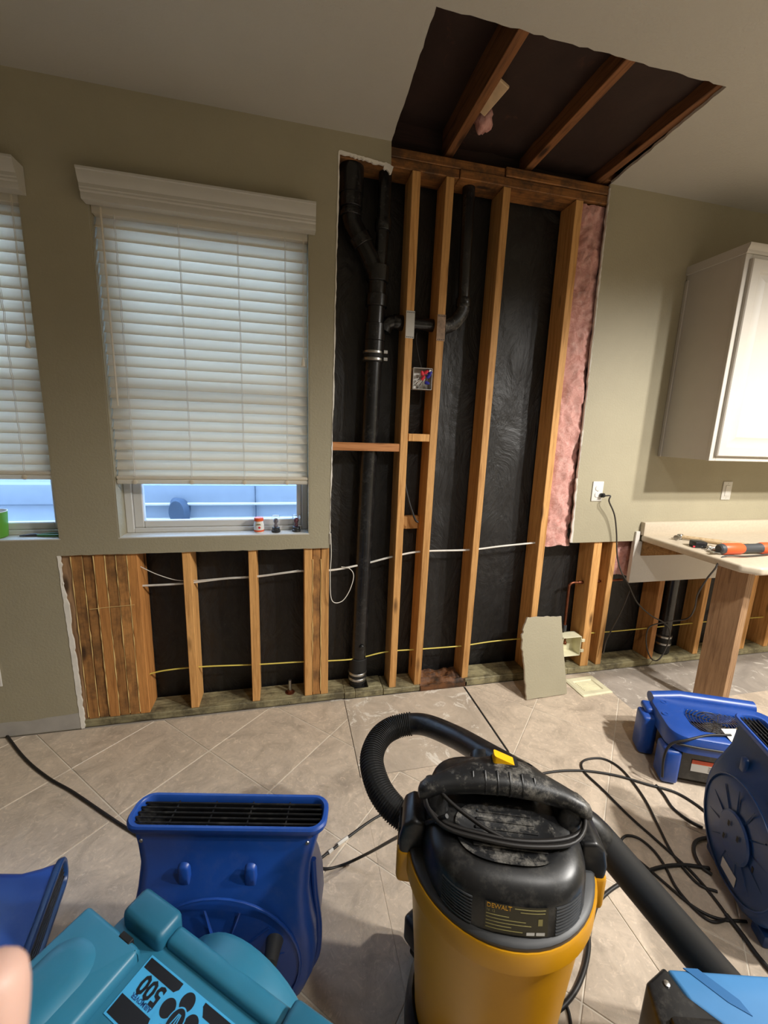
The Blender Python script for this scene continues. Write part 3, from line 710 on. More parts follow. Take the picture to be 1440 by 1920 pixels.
# horizontal arm through the studs and the riser on the right
AR = thing('vent_arm', 'black vent pipe crossing behind the nail plates and rising between two studs', 'pipe', (0.62, Y, 2.0)); pm = TM(AR)
pipe('elbow', smooth_path([J(0.474, 1.965), J(0.487, 1.995), J(0.51, 2.008), J(0.535, 2.012)], 5), 0.035, AR, pm)
pipe('arm_pipe', [J(0.53, 2.012), J(0.80, 2.014)], 0.031, AR, pm)
hub(J(0.545, 2.012), (1, 0, 0), 0.0375, 0.05, AR, pm)
pipe('elbow', smooth_path([J(0.785, 2.012), J(0.815, 2.02), J(0.850, 2.045), J(0.878, 2.085), J(0.886, 2.12)], 5), 0.0345, AR, pm, 'black_dusty')
pipe('riser_pipe', [J(0.886, 2.11), J(0.875, 2.69)], 0.031, AR, pm)
hub(J(0.886, 2.135), (-0.01, 0, 0.5), 0.0385, 0.045, AR, pm)
D2 = thing('drain_pipe', 'black drain pipe with two clamps under the counter, between studs', 'pipe', (2.52, Y, 0.03)); pm = TM(D2)
pipe('stack_pipe', [J(2.515, 0.04), J(2.51, 0.62)], 0.043, D2, pm)
hub(J(2.515, 0.115), (0, 0, 1), 0.049, 0.13, D2, pm, 'black_soft', 'rubber_sleeve')
for z in (0.165, 0.115): hub(J(2.515, z), (0, 0, 1), 0.052, 0.014, D2, pm, 'steel', 'hose_clamp')
CP = thing('copper_pipe', 'tarnished copper water pipe dropping into the cream recessed box', 'pipe', (1.72, 0.07, 0.3)); pm = TM(CP)
pipe('pipe_run', smooth_path([(1.716, .07, .27), (1.712, .07, .54), (1.716, .07, .575), (1.735, .07, .588), (1.77, .07, .588), (1.81, .07, .588)], 6), 0.008, CP, pm, 'copper', 10)
pipe('pipe_run', [(1.88, .07, .588), (2.10, .07, .590)], 0.008, CP, pm, 'copper', 10)
hub((1.79, .07, .588), (1, 0, 0), 0.011, 0.03, CP, pm, 'copper', 'fitting')
hub((1.716, .07, .285), (0, 0, 1), 0.0125, 0.04, CP, pm, 'grey_dark', 'fitting')
CB = thing('outlet_box', 'cream plastic recessed water box fixed to the doubled stud, low on the right', 'box', (1.75, 0.02, 0.12)); pm = TM(CB)
b = MB(); x0, x1, z0, z1 = 1.665, 1.80, 0.122, 0.252
b.box(x0, x1, 0.075, 0.08, z0, z1); b.box(x0, x0+.004, 0.004, 0.08, z0, z1, .001); b.box(x1-.004, x1, 0.004, 0.08, z0, z1, .001); b.box(x0, x1, 0.004, 0.08, z0, z0+.004, .001); b.box(x0, x1, 0.004, 0.08, z1-.004, z1, .001)
b.build('box_shell', 'cream', CB, pm)
for z in (0.145, 0.215):
    b = MB(); b.box(1.80, 1.822, 0.0, 0.011, z, z+0.018, 0.001); b.build('mounting_tab', 'cream', CB, pm)
b = MB(); b.lathe([(0.012, 0), (0.012, 0.015), (0.006, 0.02), (0.006, 0.05)], 12, Matrix.Translation((1.715, 0.05, 0.185))); b.build('valve', 'copper', CB, pm)
# ================================================================== ELECTRICAL
JB = thing('junction_box', 'open metal electrical box with red and blue wire connectors between two studs', 'electrical box', (0.668, 0.02, 1.69)); pm = TM(JB)
b = MB(); x0, x1, z0, z1 = 0.616, 0.716, 1.692, 1.796
b.box(x0, x1, 0.052, 0.055, z0, z1); b.box(x0, x0+.0025, 0.006, 0.055, z0, z1, .0005); b.box(x1-.0025, x1, 0.006, 0.055, z0, z1, .0005); b.box(x0, x1, 0.006, 0.055, z0, z0+.0025, .0005); b.box(x0, x1, 0.006, 0.055, z1-.0025, z1, .0005)
for (x, z) in ((x0+.01, z0+.01), (x1-.012, z1-.012)): b.box(x-.006, x+.006, 0.006, 0.009, z-.006, z+.006, .001)
b.build('box_shell', 'galv', JB, pm)
def nut(x, z, ang, m):
    b = MB(); b.lathe([(0.0085, 0), (0.009, 0.006), (0.0065, 0.018), (0.0045, 0.022)], 10, Matrix.Translation((x, 0.016, z)) @ Matrix.Rotation(ang, 4, 'Y') @ Matrix.Rotation(0.5, 4, 'X')); b.build('wire_connector', m, JB, pm)
for a in ((0.668, 1.764, -0.5, 'red'), (0.678, 1.772, 0.9, 'red'), (0.665, 1.742, 0.6, 'red'), (0.692, 1.752, 0.8, 'bluenut'), (0.684, 1.728, 1.9, 'bluenut'), (0.70, 1.766, 0.7, 'bluenut')): nut(*a)
for i in range(7):
    x = 0.625 + i*0.009; b = MB(); b.tube(smooth_path([(x, 0.048, 1.70), (x+random.uniform(-.01, .012), 0.02, 1.715+random.uniform(0, .012)), (0.664+i*0.003, 0.018, 1.745)], 5), 0.0017, 6); b.build('wire', ['wire_white', 'rusty', 'wire_white', 'cord'][i % 4], JB, pm)
def cable(name, label, pts, r, m, cat='cable', n=8, sub=8, group=None):
    b = MB(); b.tube(smooth_path(pts, sub), r, n); o = b.build(name, m, None, smooth=60); return tag(o, label, cat, group)
cable('cable', 'black wire hanging into the open metal electrical box from above', [(0.655, 0.10, 2.02), (0.648, 0.09, 1.94), (0.66, 0.075, 1.86), (0.672, 0.055, 1.80)], 0.004, 'cord')
cable('cable', 'black flat cable hanging slack between the two close studs below the crosspiece', [(0.612, 0.10, 1.43), (0.61, 0.07, 1.25), (0.635, 0.05, 1.12), (0.672, 0.04, 1.02), (0.69, 0.04, 1.0)], 0.006, 'cord')
WY = 0.055
white = [at(px, py, Y=WY) for px, py in ((255, 1099), (345, 1094), (420, 1085), (482, 1081), (560, 1071), (622, 1069), (680, 1058), (735, 1044), (790, 1034), (880, 1031), (940, 1024), (1000, 1018), (1040, 1014))]
cable('cable', 'white electrical cable running level through all the studs', white, 0.0055, 'wire_white')
cable('cable', 'thin white wire sagging from the left plank pack above the white cable', [at(px, py, Y=0.05) for px, py in ((258, 1060), (300, 1079), (345, 1089), (420, 1084), (500, 1078), (560, 1069))], 0.0022, 'wire_white')
cable('cable', 'thin yellow cable running low through all the studs', [at(px, py, Y=WY) for px, py in ((272, 1266), (310, 1257), (380, 1250), (480, 1246), (565, 1241), (618, 1239), (668, 1235), (725, 1222), (790, 1217), (865, 1211), (920, 1203), (980, 1197), (1060, 1190), (1135, 1185), (1210, 1178), (1320, 1166), (1440, 1156))], 0.0038, 'wire_yellow')
cable('cable', 'loose loop of thin white wire hanging at the cut edge right of the blind window', [at(px, py, Y=yy) for px, py, yy in ((620, 1000, -.006), (621, 1040, -.006), (619, 1080, -.008), (622, 1125, -.01), (640, 1128, 0), (655, 1108, .01), (663, 1080, .02), (655, 1066, .04), (640, 1063, .05))], 0.0022, 'wire_white')
def nail_plate(x, z0, z1, m, label, y):
    b = MB(); b.box(x-0.022, x+0.022, y-0.0022, y, z0, z1, 0.0006); P = b.build('nail_plate', m); tag(P, label, 'metal plate')
    for zz in (z0+0.006, z1-0.008):
        for k in range(4):
            q = MB(); q.box(x-0.017+k*0.010, x-0.011+k*0.010, y-0.0028, y-0.0020, zz-.0015, zz+.0015); q.build('punched_tooth', 'shade_or_trim', P)
nail_plate(0.5905, 1.93, 2.056, 'galv', 'bright metal nail plate on the left stud of the close pair', TB)
nail_plate(0.750, 1.93, 2.053, 'rusty', 'tarnished metal nail plate on the right stud of the close pair', TB)
b = MB(); b.lathe([(0.008, 0), (0.008, 0.075)], 10, Matrix.Translation((0.003, 0.062, ZP))); AB = b.build('anchor_bolt', 'steel'); tag(AB, 'upright anchor bolt with rusty nut on the left sill plate', 'bolt')
b = MB(); b.lathe([(0.017, 0), (0.017, 0.012), (0.012, 0.014)], 6, Matrix.Translation((0.003, 0.062, ZP))); b.lathe([(0.026, -.001), (0.026, 0.002)], 14, Matrix.Translation((0.003, 0.062, ZP))); b.build('nut', 'copper', AB)
def outlet(cx, cz, label, kind, y=0.0):
    O = thing('wall_outlet' if kind != 'switch' else 'wall_switch', label, 'outlet' if kind != 'switch' else 'switch', (cx, y, cz)); pm = TM(O)
    b = MB(); b.box(cx-0.036, cx+0.036, y-0.006, y-0.0003, cz-0.058, cz+0.058, 0.003, seg=2); b.build('cover_plate', 'white', O, pm)
    if kind == 'duplex':
        for s_ in (1, -1):
            f = MB(); f.prism(rr(0.017, 0.0145, 0.012, 5), 0.003, Matrix.Translation((cx, y-0.006, cz+s_*0.0195)) @ Matrix.Rotation(PI/2, 4, 'X')); F = f.build('receptacle_face', 'white', O, pm)
            q = MB()
            for dx in (-0.0065, 0.0065): q.box(cx+dx-.001, cx+dx+.001, y-.0094, y-.0088, cz+s_*0.0195-0.001, cz+s_*0.0195+0.007)
            q.lathe([(0.0022, 0), (0.0022, 0.0006)], 8, Matrix.Translation((cx, y-.0089, cz+s_*0.0195-.007)) @ Matrix.Rotation(PI/2, 4, 'X'))
            q.build('slot', 'shade_or_trim', F, pm)
        b = MB(); b.lathe([(0.003, 0), (0.002, 0.001)], 8, Matrix.Translation((cx, y-.006, cz)) @ Matrix.Rotation(PI/2, 4, 'X')); b.build('screw', 'steel', O, pm)
    else:
        b = MB(); b.box(cx-0.0165, cx+0.0165, y-.0095, y-.0055, cz-0.033, cz+0.033, 0.001); b.build('rocker', 'white', O, pm)
        for z in (-.0465, .0465):
            b = MB(); b.lathe([(0.003, 0), (0.002, 0.001)], 8, Matrix.Translation((cx, y-.006, cz+z)) @ Matrix.Rotation(PI/2, 4, 'X')); b.build('screw', 'steel', O, pm)
outlet(1.763, 1.177, 'white wall outlet with a black plug, right of the pink insulation', 'duplex')
outlet(2.717, 1.181, 'cream switch plate in the shadow under the wall cabinet', 'switch')
outlet(-1.325, 0.325, 'white outlet plate low at the left edge of the photo', 'duplex')
# ================================================================== CABINET AND COUNTER
C0, C1, CZ0, CZ1, CY = 2.157, 3.20, 1.388, 2.375, -0.313
UC = thing('wall_cabinet', 'cream painted upper wall cabinet with raised-panel door', 'cabinet', ((C0+C1)/2, CY/2, CZ0)); pm = TM(UC)
b = MB(); b.box(C0, C1, CY+0.019, -0.0005, CZ0, CZ1, 0.001); b.build('cabinet_body', 'cabinet', UC, pm)
b = MB(); b.box(C0-0.001, C0+0.008, -0.020, -0.0005, CZ0-.001, CZ1-0.03, 0.002); b.v = [v+Vector((-0.008, 0, 0)) for v in b.v]; b.build('scribe_strip', 'cabinet', UC, pm)
b = MB(); fw = 0.038
b.box(C0-.003, C0+fw, CY, CY+0.019, CZ0-.003, CZ1, 0.0015); b.box(C1-fw, C1, CY, CY+0.019, CZ0-.003, CZ1, .0015); b.box(C0+fw, C1-fw, CY, CY+0.019, CZ0-.003, CZ0+fw, .0015); b.box(C0+fw, C1-fw, CY, CY+.019, CZ1-fw, CZ1, .0015)
b.build('face_frame', 'cabinet', UC, pm)
prof = [(-0.0005, CZ1), (CY-0.004, CZ1), (CY-0.008, CZ1+0.006), (CY-0.008, CZ1+0.014), (CY-0.014, CZ1+0.022), (CY-0.018, CZ1+0.034), (CY-0.018, CZ1+0.042), (-0.0005, CZ1+0.042)]
extrude_profile(prof, C0-0.010, C1).build('crown_moulding', 'cabinet', UC, pm, smooth=25)
def door(x0, x1):
    z0, z1 = CZ0+0.022, CZ1-0.022; D = MB()
    def ring(i, y): return [(x0+i, y, z0+i), (x1-i, y, z0+i), (x1-i, y, z1-i), (x0+i, y, z1-i)]
    yb = CY-0.0005
    D.loft([ring(0, yb), ring(0, yb-0.014), ring(0.004, yb-0.019), ring(0.048, yb-0.019), ring(0.052, yb-0.015), ring(0.058, yb-0.013), ring(0.064, yb-0.008), ring(0.072, yb-0.008), ring(0.098, yb-0.016), ring(0.10, yb-0.017)])
    D.build('door', 'cabinet', UC, pm, smooth=20)
door(C0+0.024, C0+0.50); door(C0+0.53, C1-0.024)
KZ = 0.912
CT = thing('countertop', 'beige laminate countertop with backsplash, propped on a wooden post', 'counter', (2.6, -0.3, KZ-0.04)); pm = TM(CT)
ke = [(2.105, -0.014), (2.105, -0.60), (2.165, -0.66), (XR-0.002, -0.66), (XR-0.002, -0.014)]
bm_pts = ke
b = MB(); b.prism(ke, 0.040, Matrix.Translation((0, 0, KZ-0.040)), 0.013, 4); b.build('counter_slab', 'counter', CT, pm, smooth=40)
b = MB(); b.box(2.105, XR-.002, -0.034, -0.001, KZ-0.004, 0.99, 0.004, seg=2); b.build('backsplash', 'counter', CT, pm)
b = MB(); b.prism([(-0.014, KZ-0.041), (-0.30, KZ-0.041), (-0.05, KZ-0.125), (-0.014, KZ-0.135)], 0.02, Matrix(((0, 0, 1, 2.125), (1, 0, 0, 0), (0, 1, 0, 0), (0, 0, 0, 1))))
b.build('support_bracket', 'ledger', CT, pm)
b = MB(); b.box(2.145, 3.4, -0.035, -0.0135, KZ-0.11, KZ-0.042, 0.002); b.build('ledger', 'ledger', CT, pm)
PO = thing('support_post', 'rough wooden post of two studs propping the counter corner', 'post', (2.31, -0.44, 0)); pm = TM(PO)
for k, (m, a) in enumerate((('stud_pale', 0), ('stud_pale', 1))):
    b = MB(); b.box(-0.02 + a*0.040, 0.019 + a*0.040, -0.07, 0.07, -0.0006, KZ-0.041, 0.002, Matrix.Translation((2.315, -0.43, 0.0007)) @ Matrix.Rotation(math.radians(16), 4, 'Z'))
    b.build('timber', m, PO, pm)
# ---- tools on the counter
HM = thing('hammer', 'claw hammer with pale wooden handle lying on the counter', 'hammer', (2.34, -0.14, KZ)); pm = TM(HM)
hp, he = Vector((2.245, -0.145, KZ+0.016)), Vector((2.46, -0.36, KZ+0.014))
b = MB(); b.tube([(2.20, -0.165, KZ+.017), (2.213, -0.160, KZ+.017)], 0.0145, 12); b.tube([(2.213, -0.16, KZ+.017), (2.235, -0.15, KZ+.017)], [0.010, 0.012], 12); b.box(-0.016, 0.016, -0.013, 0.013, -0.014, 0.014, 0.004, Matrix.Translation((2.252, -0.142, KZ+.017)) @ Matrix.Rotation(0.42, 4, 'Z'))
for s_ in (-1, 1): b.tube([(2.266, -0.137+s_*.004, KZ+.017), (2.29, -0.125+s_*.008, KZ+.015), (2.325, -0.11+s_*.011, KZ+.006)], [0.008, 0.007, 0.0025], 8)
b.build('hammer_head', 'steel', HM, pm)
b = MB(); b.tube([(2.255, -0.15, KZ+.017), (2.30, -0.195, KZ+.016), (2.40, -0.295, KZ+.015), (2.47, -0.365, KZ+.0155)], [0.010, 0.012, 0.0145, 0.014], 10); b.build('handle', 'handle_wood', HM, pm)
TP = thing('tape_measure', 'black tape measure on the counter in front of the hammer', 'tape measure', (2.20, -0.30, KZ)); pm = TM(TP)
MT = Matrix.Translation((2.20, -0.30, KZ+0.0005)) @ Matrix.Rotation(math.radians(-15), 4, 'Z')
b = MB(); b.prism([(-0.035, -.033), (0.028, -.033), (0.035, -.02), (0.035, .03), (0.022, .036), (-0.02, .036), (-0.035, 0.02)], 0.034, MT, 0.006, 2); b.build('tape_case', 'black', TP, pm)
b = MB(); b.box(-0.046, -0.034, -0.0315, -0.029, 0.004, 0.012, 0.001, MT); b.build('tape_hook', 'red', TP, pm)
OT = thing('power_tool', 'orange and grey corded oscillating tool on the counter', 'power tool', (2.3, -0.45, KZ)); pm = TM(OT)
d = (Vector((2.62, -0.46, 0)) - Vector((2.16, -0.44, 0))).normalized(); o0 = Vector((2.165, -0.44, KZ+0.030))
def along(ts, rs, m, nm): b = MB(); b.tube([o0 + d*t for t in ts], rs, 16); b.build(nm, m, OT, pm)
along((0.0, 0.006, 0.022, 0.026), (0.018, 0.024, 0.027, 0.027), 'grey_dark', 'gear_head')
along((0.026, 0.03, 0.135, 0.145), (0.027, 0.029, 0.029, 0.025), 'orange', 'front_housing')
along((0.125, 0.14, 0.24, 0.26), (0.0265, 0.024, 0.024, 0.027), 'grey_dark', 'grip')
along((0.25, 0.27, 0.36, 0.38), (0.024, 0.030, 0.030, 0.02), 'orange', 'rear_housing')
b = MB(); b.box(-0.02, 0.045, -0.012, 0.012, 0, 0.003, 0.001, Matrix.Translation((2.14, -0.44, KZ+0.012))); b.tube([(2.175, -.44, KZ+.004), (2.175, -.44, KZ+.02)], 0.010, 10); b.build('blade', 'steel', OT, pm)
for i in range(5):
    pts = [(2.22+0.035*math.cos(a)*random.uniform(.8, 1.2)-0.0, -0.375+0.028*math.sin(a)*random.uniform(.8, 1.2), KZ+0.003+0.004*i+0.004*math.sin(a*2+i)) for a in [2*PI*k/14 for k in range(15)]]
    if i == 0: WB = thing('wire_bundle', 'tangle of bare metal wire between tape measure and power tool', 'wire', (2.22, -0.375, KZ)); pmw = TM(WB)
    b = MB(); b.tube(smooth_path(pts, 3), 0.0017, 5); b.build('wire_coil', 'steel', WB, pmw)
b = MB(); b.box(1.775, 1.800, -0.028, -0.0095, 1.143, 1.168, 0.004); b.box(1.779, 1.796, -0.036, -0.028, 1.147, 1.164, 0.003)
CORD = thing('extension_cord', 'grey cord hanging from the wall outlet and looping low in front of the studs', 'cord', (1.79, -0.02, 1.15)); pm = TM(CORD); b.build('plug', 'black', CORD, pm)
pts = [(1.79, -0.034, 1.155), (1.815, -0.05, 1.157)] + [at(px, py, Y=yy) for px, py, yy in ((1142, 940, -.05), (1152, 965, -.04), (1156, 1000, -.03), (1157, 1040, -.03), (1164, 1070, -.03), (1178, 1095, -.03), (1195, 1130, -.04), (1222, 1155, -.05), (1246, 1168, -.06), (1256, 1185, -.06), (1250, 1212, -.06), (1236, 1236, -.06), (1222, 1236, -.06), (1213, 1215, -.06), (1212, 1190, -.06), (1220, 1174, -.06), (1250, 1166, -.06))] + [at(1288, 1160, Y=-.10), at(1302, 1142, X=2.22), at(1308, 1115, X=2.12), at(1325, 1086, X=2.085), at(1341, 1066, X=2.094), at(1346, 1056, X=2.108)] + [(2.15, -0.49, KZ+0.008), (2.25, -0.505, KZ+.008), (2.36, -0.50, KZ+.008), (2.47, -0.49, KZ+.012), (2.54, -0.465, KZ+.026)]
b = MB(); b.tube(smooth_path(pts, 6), 0.0042, 8); b.build('cord_run', 'cord_grey', CORD, pm, smooth=60)
cable('cord', 'short grey cord end hanging down left of the white lower board to the plate', [at(px, py, Y=-0.02) for px, py in ((1182, 1105), (1165, 1145), (1148, 1178), (1137, 1200), (1131, 1226))], 0.0042, 'cord_grey', 'cord')
# ================================================================== SILL ITEMS
SZ = WZ[0]+0.0062
def figure_capsule(x, y, label, m):
    K = thing('toy_capsule', label, 'toy', (x, y, SZ), 'clear figure capsules on the sill'); pm = TM(K); T = Matrix.Translation((x, y, SZ))
    b = MB(); b.lathe([(0.021, 0), (0.022, 0.003), (0.022, 0.010), (0.019, 0.013)], 24, T); b.build('base', 'black', K, pm)
    b = MB(); b.lathe([(0.017, .0132), (0.017, .024), (0.013, .026)], 20, T); b.build('plinth', 'grey_dark', K, pm)
    b = MB(); b.lathe([(0.0195, .0135), (0.0195, .085)], 24, T, caps=False); b.lathe([(0.0195, .085), (0.0, .0852)], 24, T, caps=False); b.build('clear_dome', 'clear', K, pm)
    b = MB(); b.lathe([(0.008, .026), (0.010, .034), (0.006, .044), (0.009, .050), (0.0115, .058), (0.009, .068), (0.003, .072)], 16, T); b.build('figurine', m, K, pm)
JR = thing('supplement_jar', 'small white jar with orange lid and orange base band on the sill', 'jar', (-0.141, 0.055, SZ)); pm = TM(JR); T = Matrix.Translation((-0.141, 0.055, SZ))
b = MB(); b.lathe([(0.023, 0), (0.0245, 0.004), (0.0245, 0.012), (0.0255, 0.02), (0.0245, 0.038), (0.021, 0.052), (0.020, 0.058)], 28, T); b.build('jar_body', 'white', JR, pm)
b = MB(); b.lathe([(0.0235, 0.002), (0.0252, 0.006), (0.0253, 0.013), (0.0235, 0.015)], 28, T, caps=False); b.build('base_band', 'orange', JR, pm)
b = MB(); b.lathe([(0.0225, 0.058), (0.0228, 0.072), (0.021, 0.0745)], 28, T); b.build('lid', 'orange', JR, pm)
vs, fs = text_mb('vitamins', 0.007) if False else (None, None)
b = MB(); b.box(-0.012, 0.012, -0.0262, -0.0245, 0.04, 0.0425, 0, T); b.box(-0.009, 0.009, -0.0255, -0.024, 0.044, 0.046, 0, T); b.build('label_print', 'label_grey', JR, pm)
b = MB(); b.lathe([(0.006, 0), (0.004, 0.001)], 10, T @ Matrix.Translation((0.004, -0.0255, 0.027)) @ Matrix.Rotation(PI/2, 4, 'X')); b.build('label_print', 'red', JR, pm)
figure_capsule(-0.058, 0.045, 'clear capsule with a pale grey figurine, beside the jar', plain('grey_figurine', '#8f8a90', 0.5, var=0.5, nscale=160))
figure_capsule(0.043, 0.05, 'clear capsule with a dark reddish figurine, at the right end of the sill', plain('red_figurine', '#6a3a40', 0.5, var=0.6, nscale=160))
GC = thing('green_cup', 'green cup on the sill at the left edge of the photo', 'cup', (-1.275, 0.055, SZ)); pm = TM(GC); T = Matrix.Translation((-1.275, 0.055, SZ))
b = MB(); b.lathe([(0.05, 0), (0.055, 0.004), (0.062, 0.115)], 32, T, caps=False); b.lathe([(0.05, 0.0), (0.0, 0.0)], 32, T, caps=False); b.build('cup_wall', 'green', GC, pm)
b = MB(); b.lathe([(0.062, 0.115), (0.0625, 0.118), (0.060, 0.118), (0.056, 0.03), (0.0, 0.03)], 32, T, caps=False); b.build('cup_lining', 'white', GC, pm)
PL = thing('pliers', 'green-handled pliers lying on the left window sill', 'pliers', (-1.09, 0.06, SZ)); pm = TM(PL)
b = MB(); b.tube(smooth_path([(-1.10, 0.05, SZ+.006), (-1.06, 0.04, SZ+.007), (-1.01, 0.035, SZ+.007)], 5), 0.006, 8); b.build('handle_grip', 'green_dark', PL, pm)
b = MB(); b.tube(smooth_path([(-1.09, 0.062, SZ+.006), (-1.05, 0.072, SZ+.007), (-1.0, 0.07, SZ+.007)], 5), 0.006, 8); b.build('handle_grip', 'green_dark', PL, pm)
b = MB(); b.tube([(-1.17, 0.05, SZ+.005), (-1.13, 0.056, SZ+.006), (-1.11, 0.057, SZ+.006), (-1.095, 0.056, SZ+.006)], [0.003, 0.007, 0.009, 0.006], 8); b.build('jaws', 'grey_dark', PL, pm)
# ================================================================== SCRAP AND VENT
SC = MB()
bl, br_, tr_, tl = Vector((1.314, -0.186, 0.002)), Vector((1.584, -0.174, 0.002)), at(1050, 1155, Y=-0.02), at(988, 1157, Y=-0.03)
xh = (br_-bl).normalized(); nrm = xh.cross((tr_-br_).normalized()).normalized(); yv = nrm.cross(xh)
o2 = lambda q: ((q-bl).dot(xh), (q-bl).dot(yv))
tl2, tr2, br2 = o2(tl), o2(tr_), o2(br_)
outl = jag((0, 0), br2, 10, 0.002) + jag(br2, tr2, 8, 0.002) + jag(tr2, tl2, 10, 0.003)
le = lambda t, o: (tl2[0]*t + o, tl2[1]*t)
outl += jag(le(1.0, 0), le(.85, -.030), 5, .003) + jag(le(.85, -.030), le(.66, -.034), 6, .007) + jag(le(.66, -.034), le(.35, -.014), 8, .006) + jag(le(.35, -.014), (0, 0), 8, .003)
sm = MB(); sheet(sm, outl, [], 'XY', 0.0127, 0.0)
MS = Matrix((xh, yv, nrm)).transposed().to_4x4(); MS.translation = bl
if nrm.y > 0: MS = MS @ Matrix.Diagonal((1, 1, -1, 1))
sm.v = [MS @ v for v in sm.v]
so = sm.build('drywall_scrap', ['wall', 'gypsum'], smooth=0); tag(so, 'broken khaki drywall offcut leaning against the right stud', 'drywall piece')
FV = thing('floor_vent', 'cream floor register lying on the tiles beside the drywall offcut', 'vent', (1.76, -0.137, 0.0)); pm = TM(FV)
MV = Matrix.Translation((1.765, -0.137, 0.0008)) @ Matrix.Rotation(math.radians(2), 4, 'Z')
b = MB(); o_ = rr(0.105, 0.088, 0.006, 2); i1 = rr(0.095, 0.078, 0.004, 2); i2 = rr(0.068, 0.052, 0.004, 2); i3 = rr(0.064, 0.048, 0.004, 2)
b.loft([[(p[0], p[1], 0) for p in o_], [(p[0], p[1], 0.004) for p in o_], [(p[0], p[1], 0.009) for p in i1], [(p[0], p[1], 0.008) for p in i2], [(p[0], p[1], 0.002) for p in i3]], mtx=MV); b.build('register_frame', 'cream', FV, pm, smooth=20)
for k in range(7):
    b = MB(); b.box(-0.055, 0.055, -0.0025, 0.0025, 0.002, 0.006, 0.0008, MV @ Matrix.Translation((0, -0.036+k*0.012, 0))); b.build('louvre', 'cream', FV, pm)
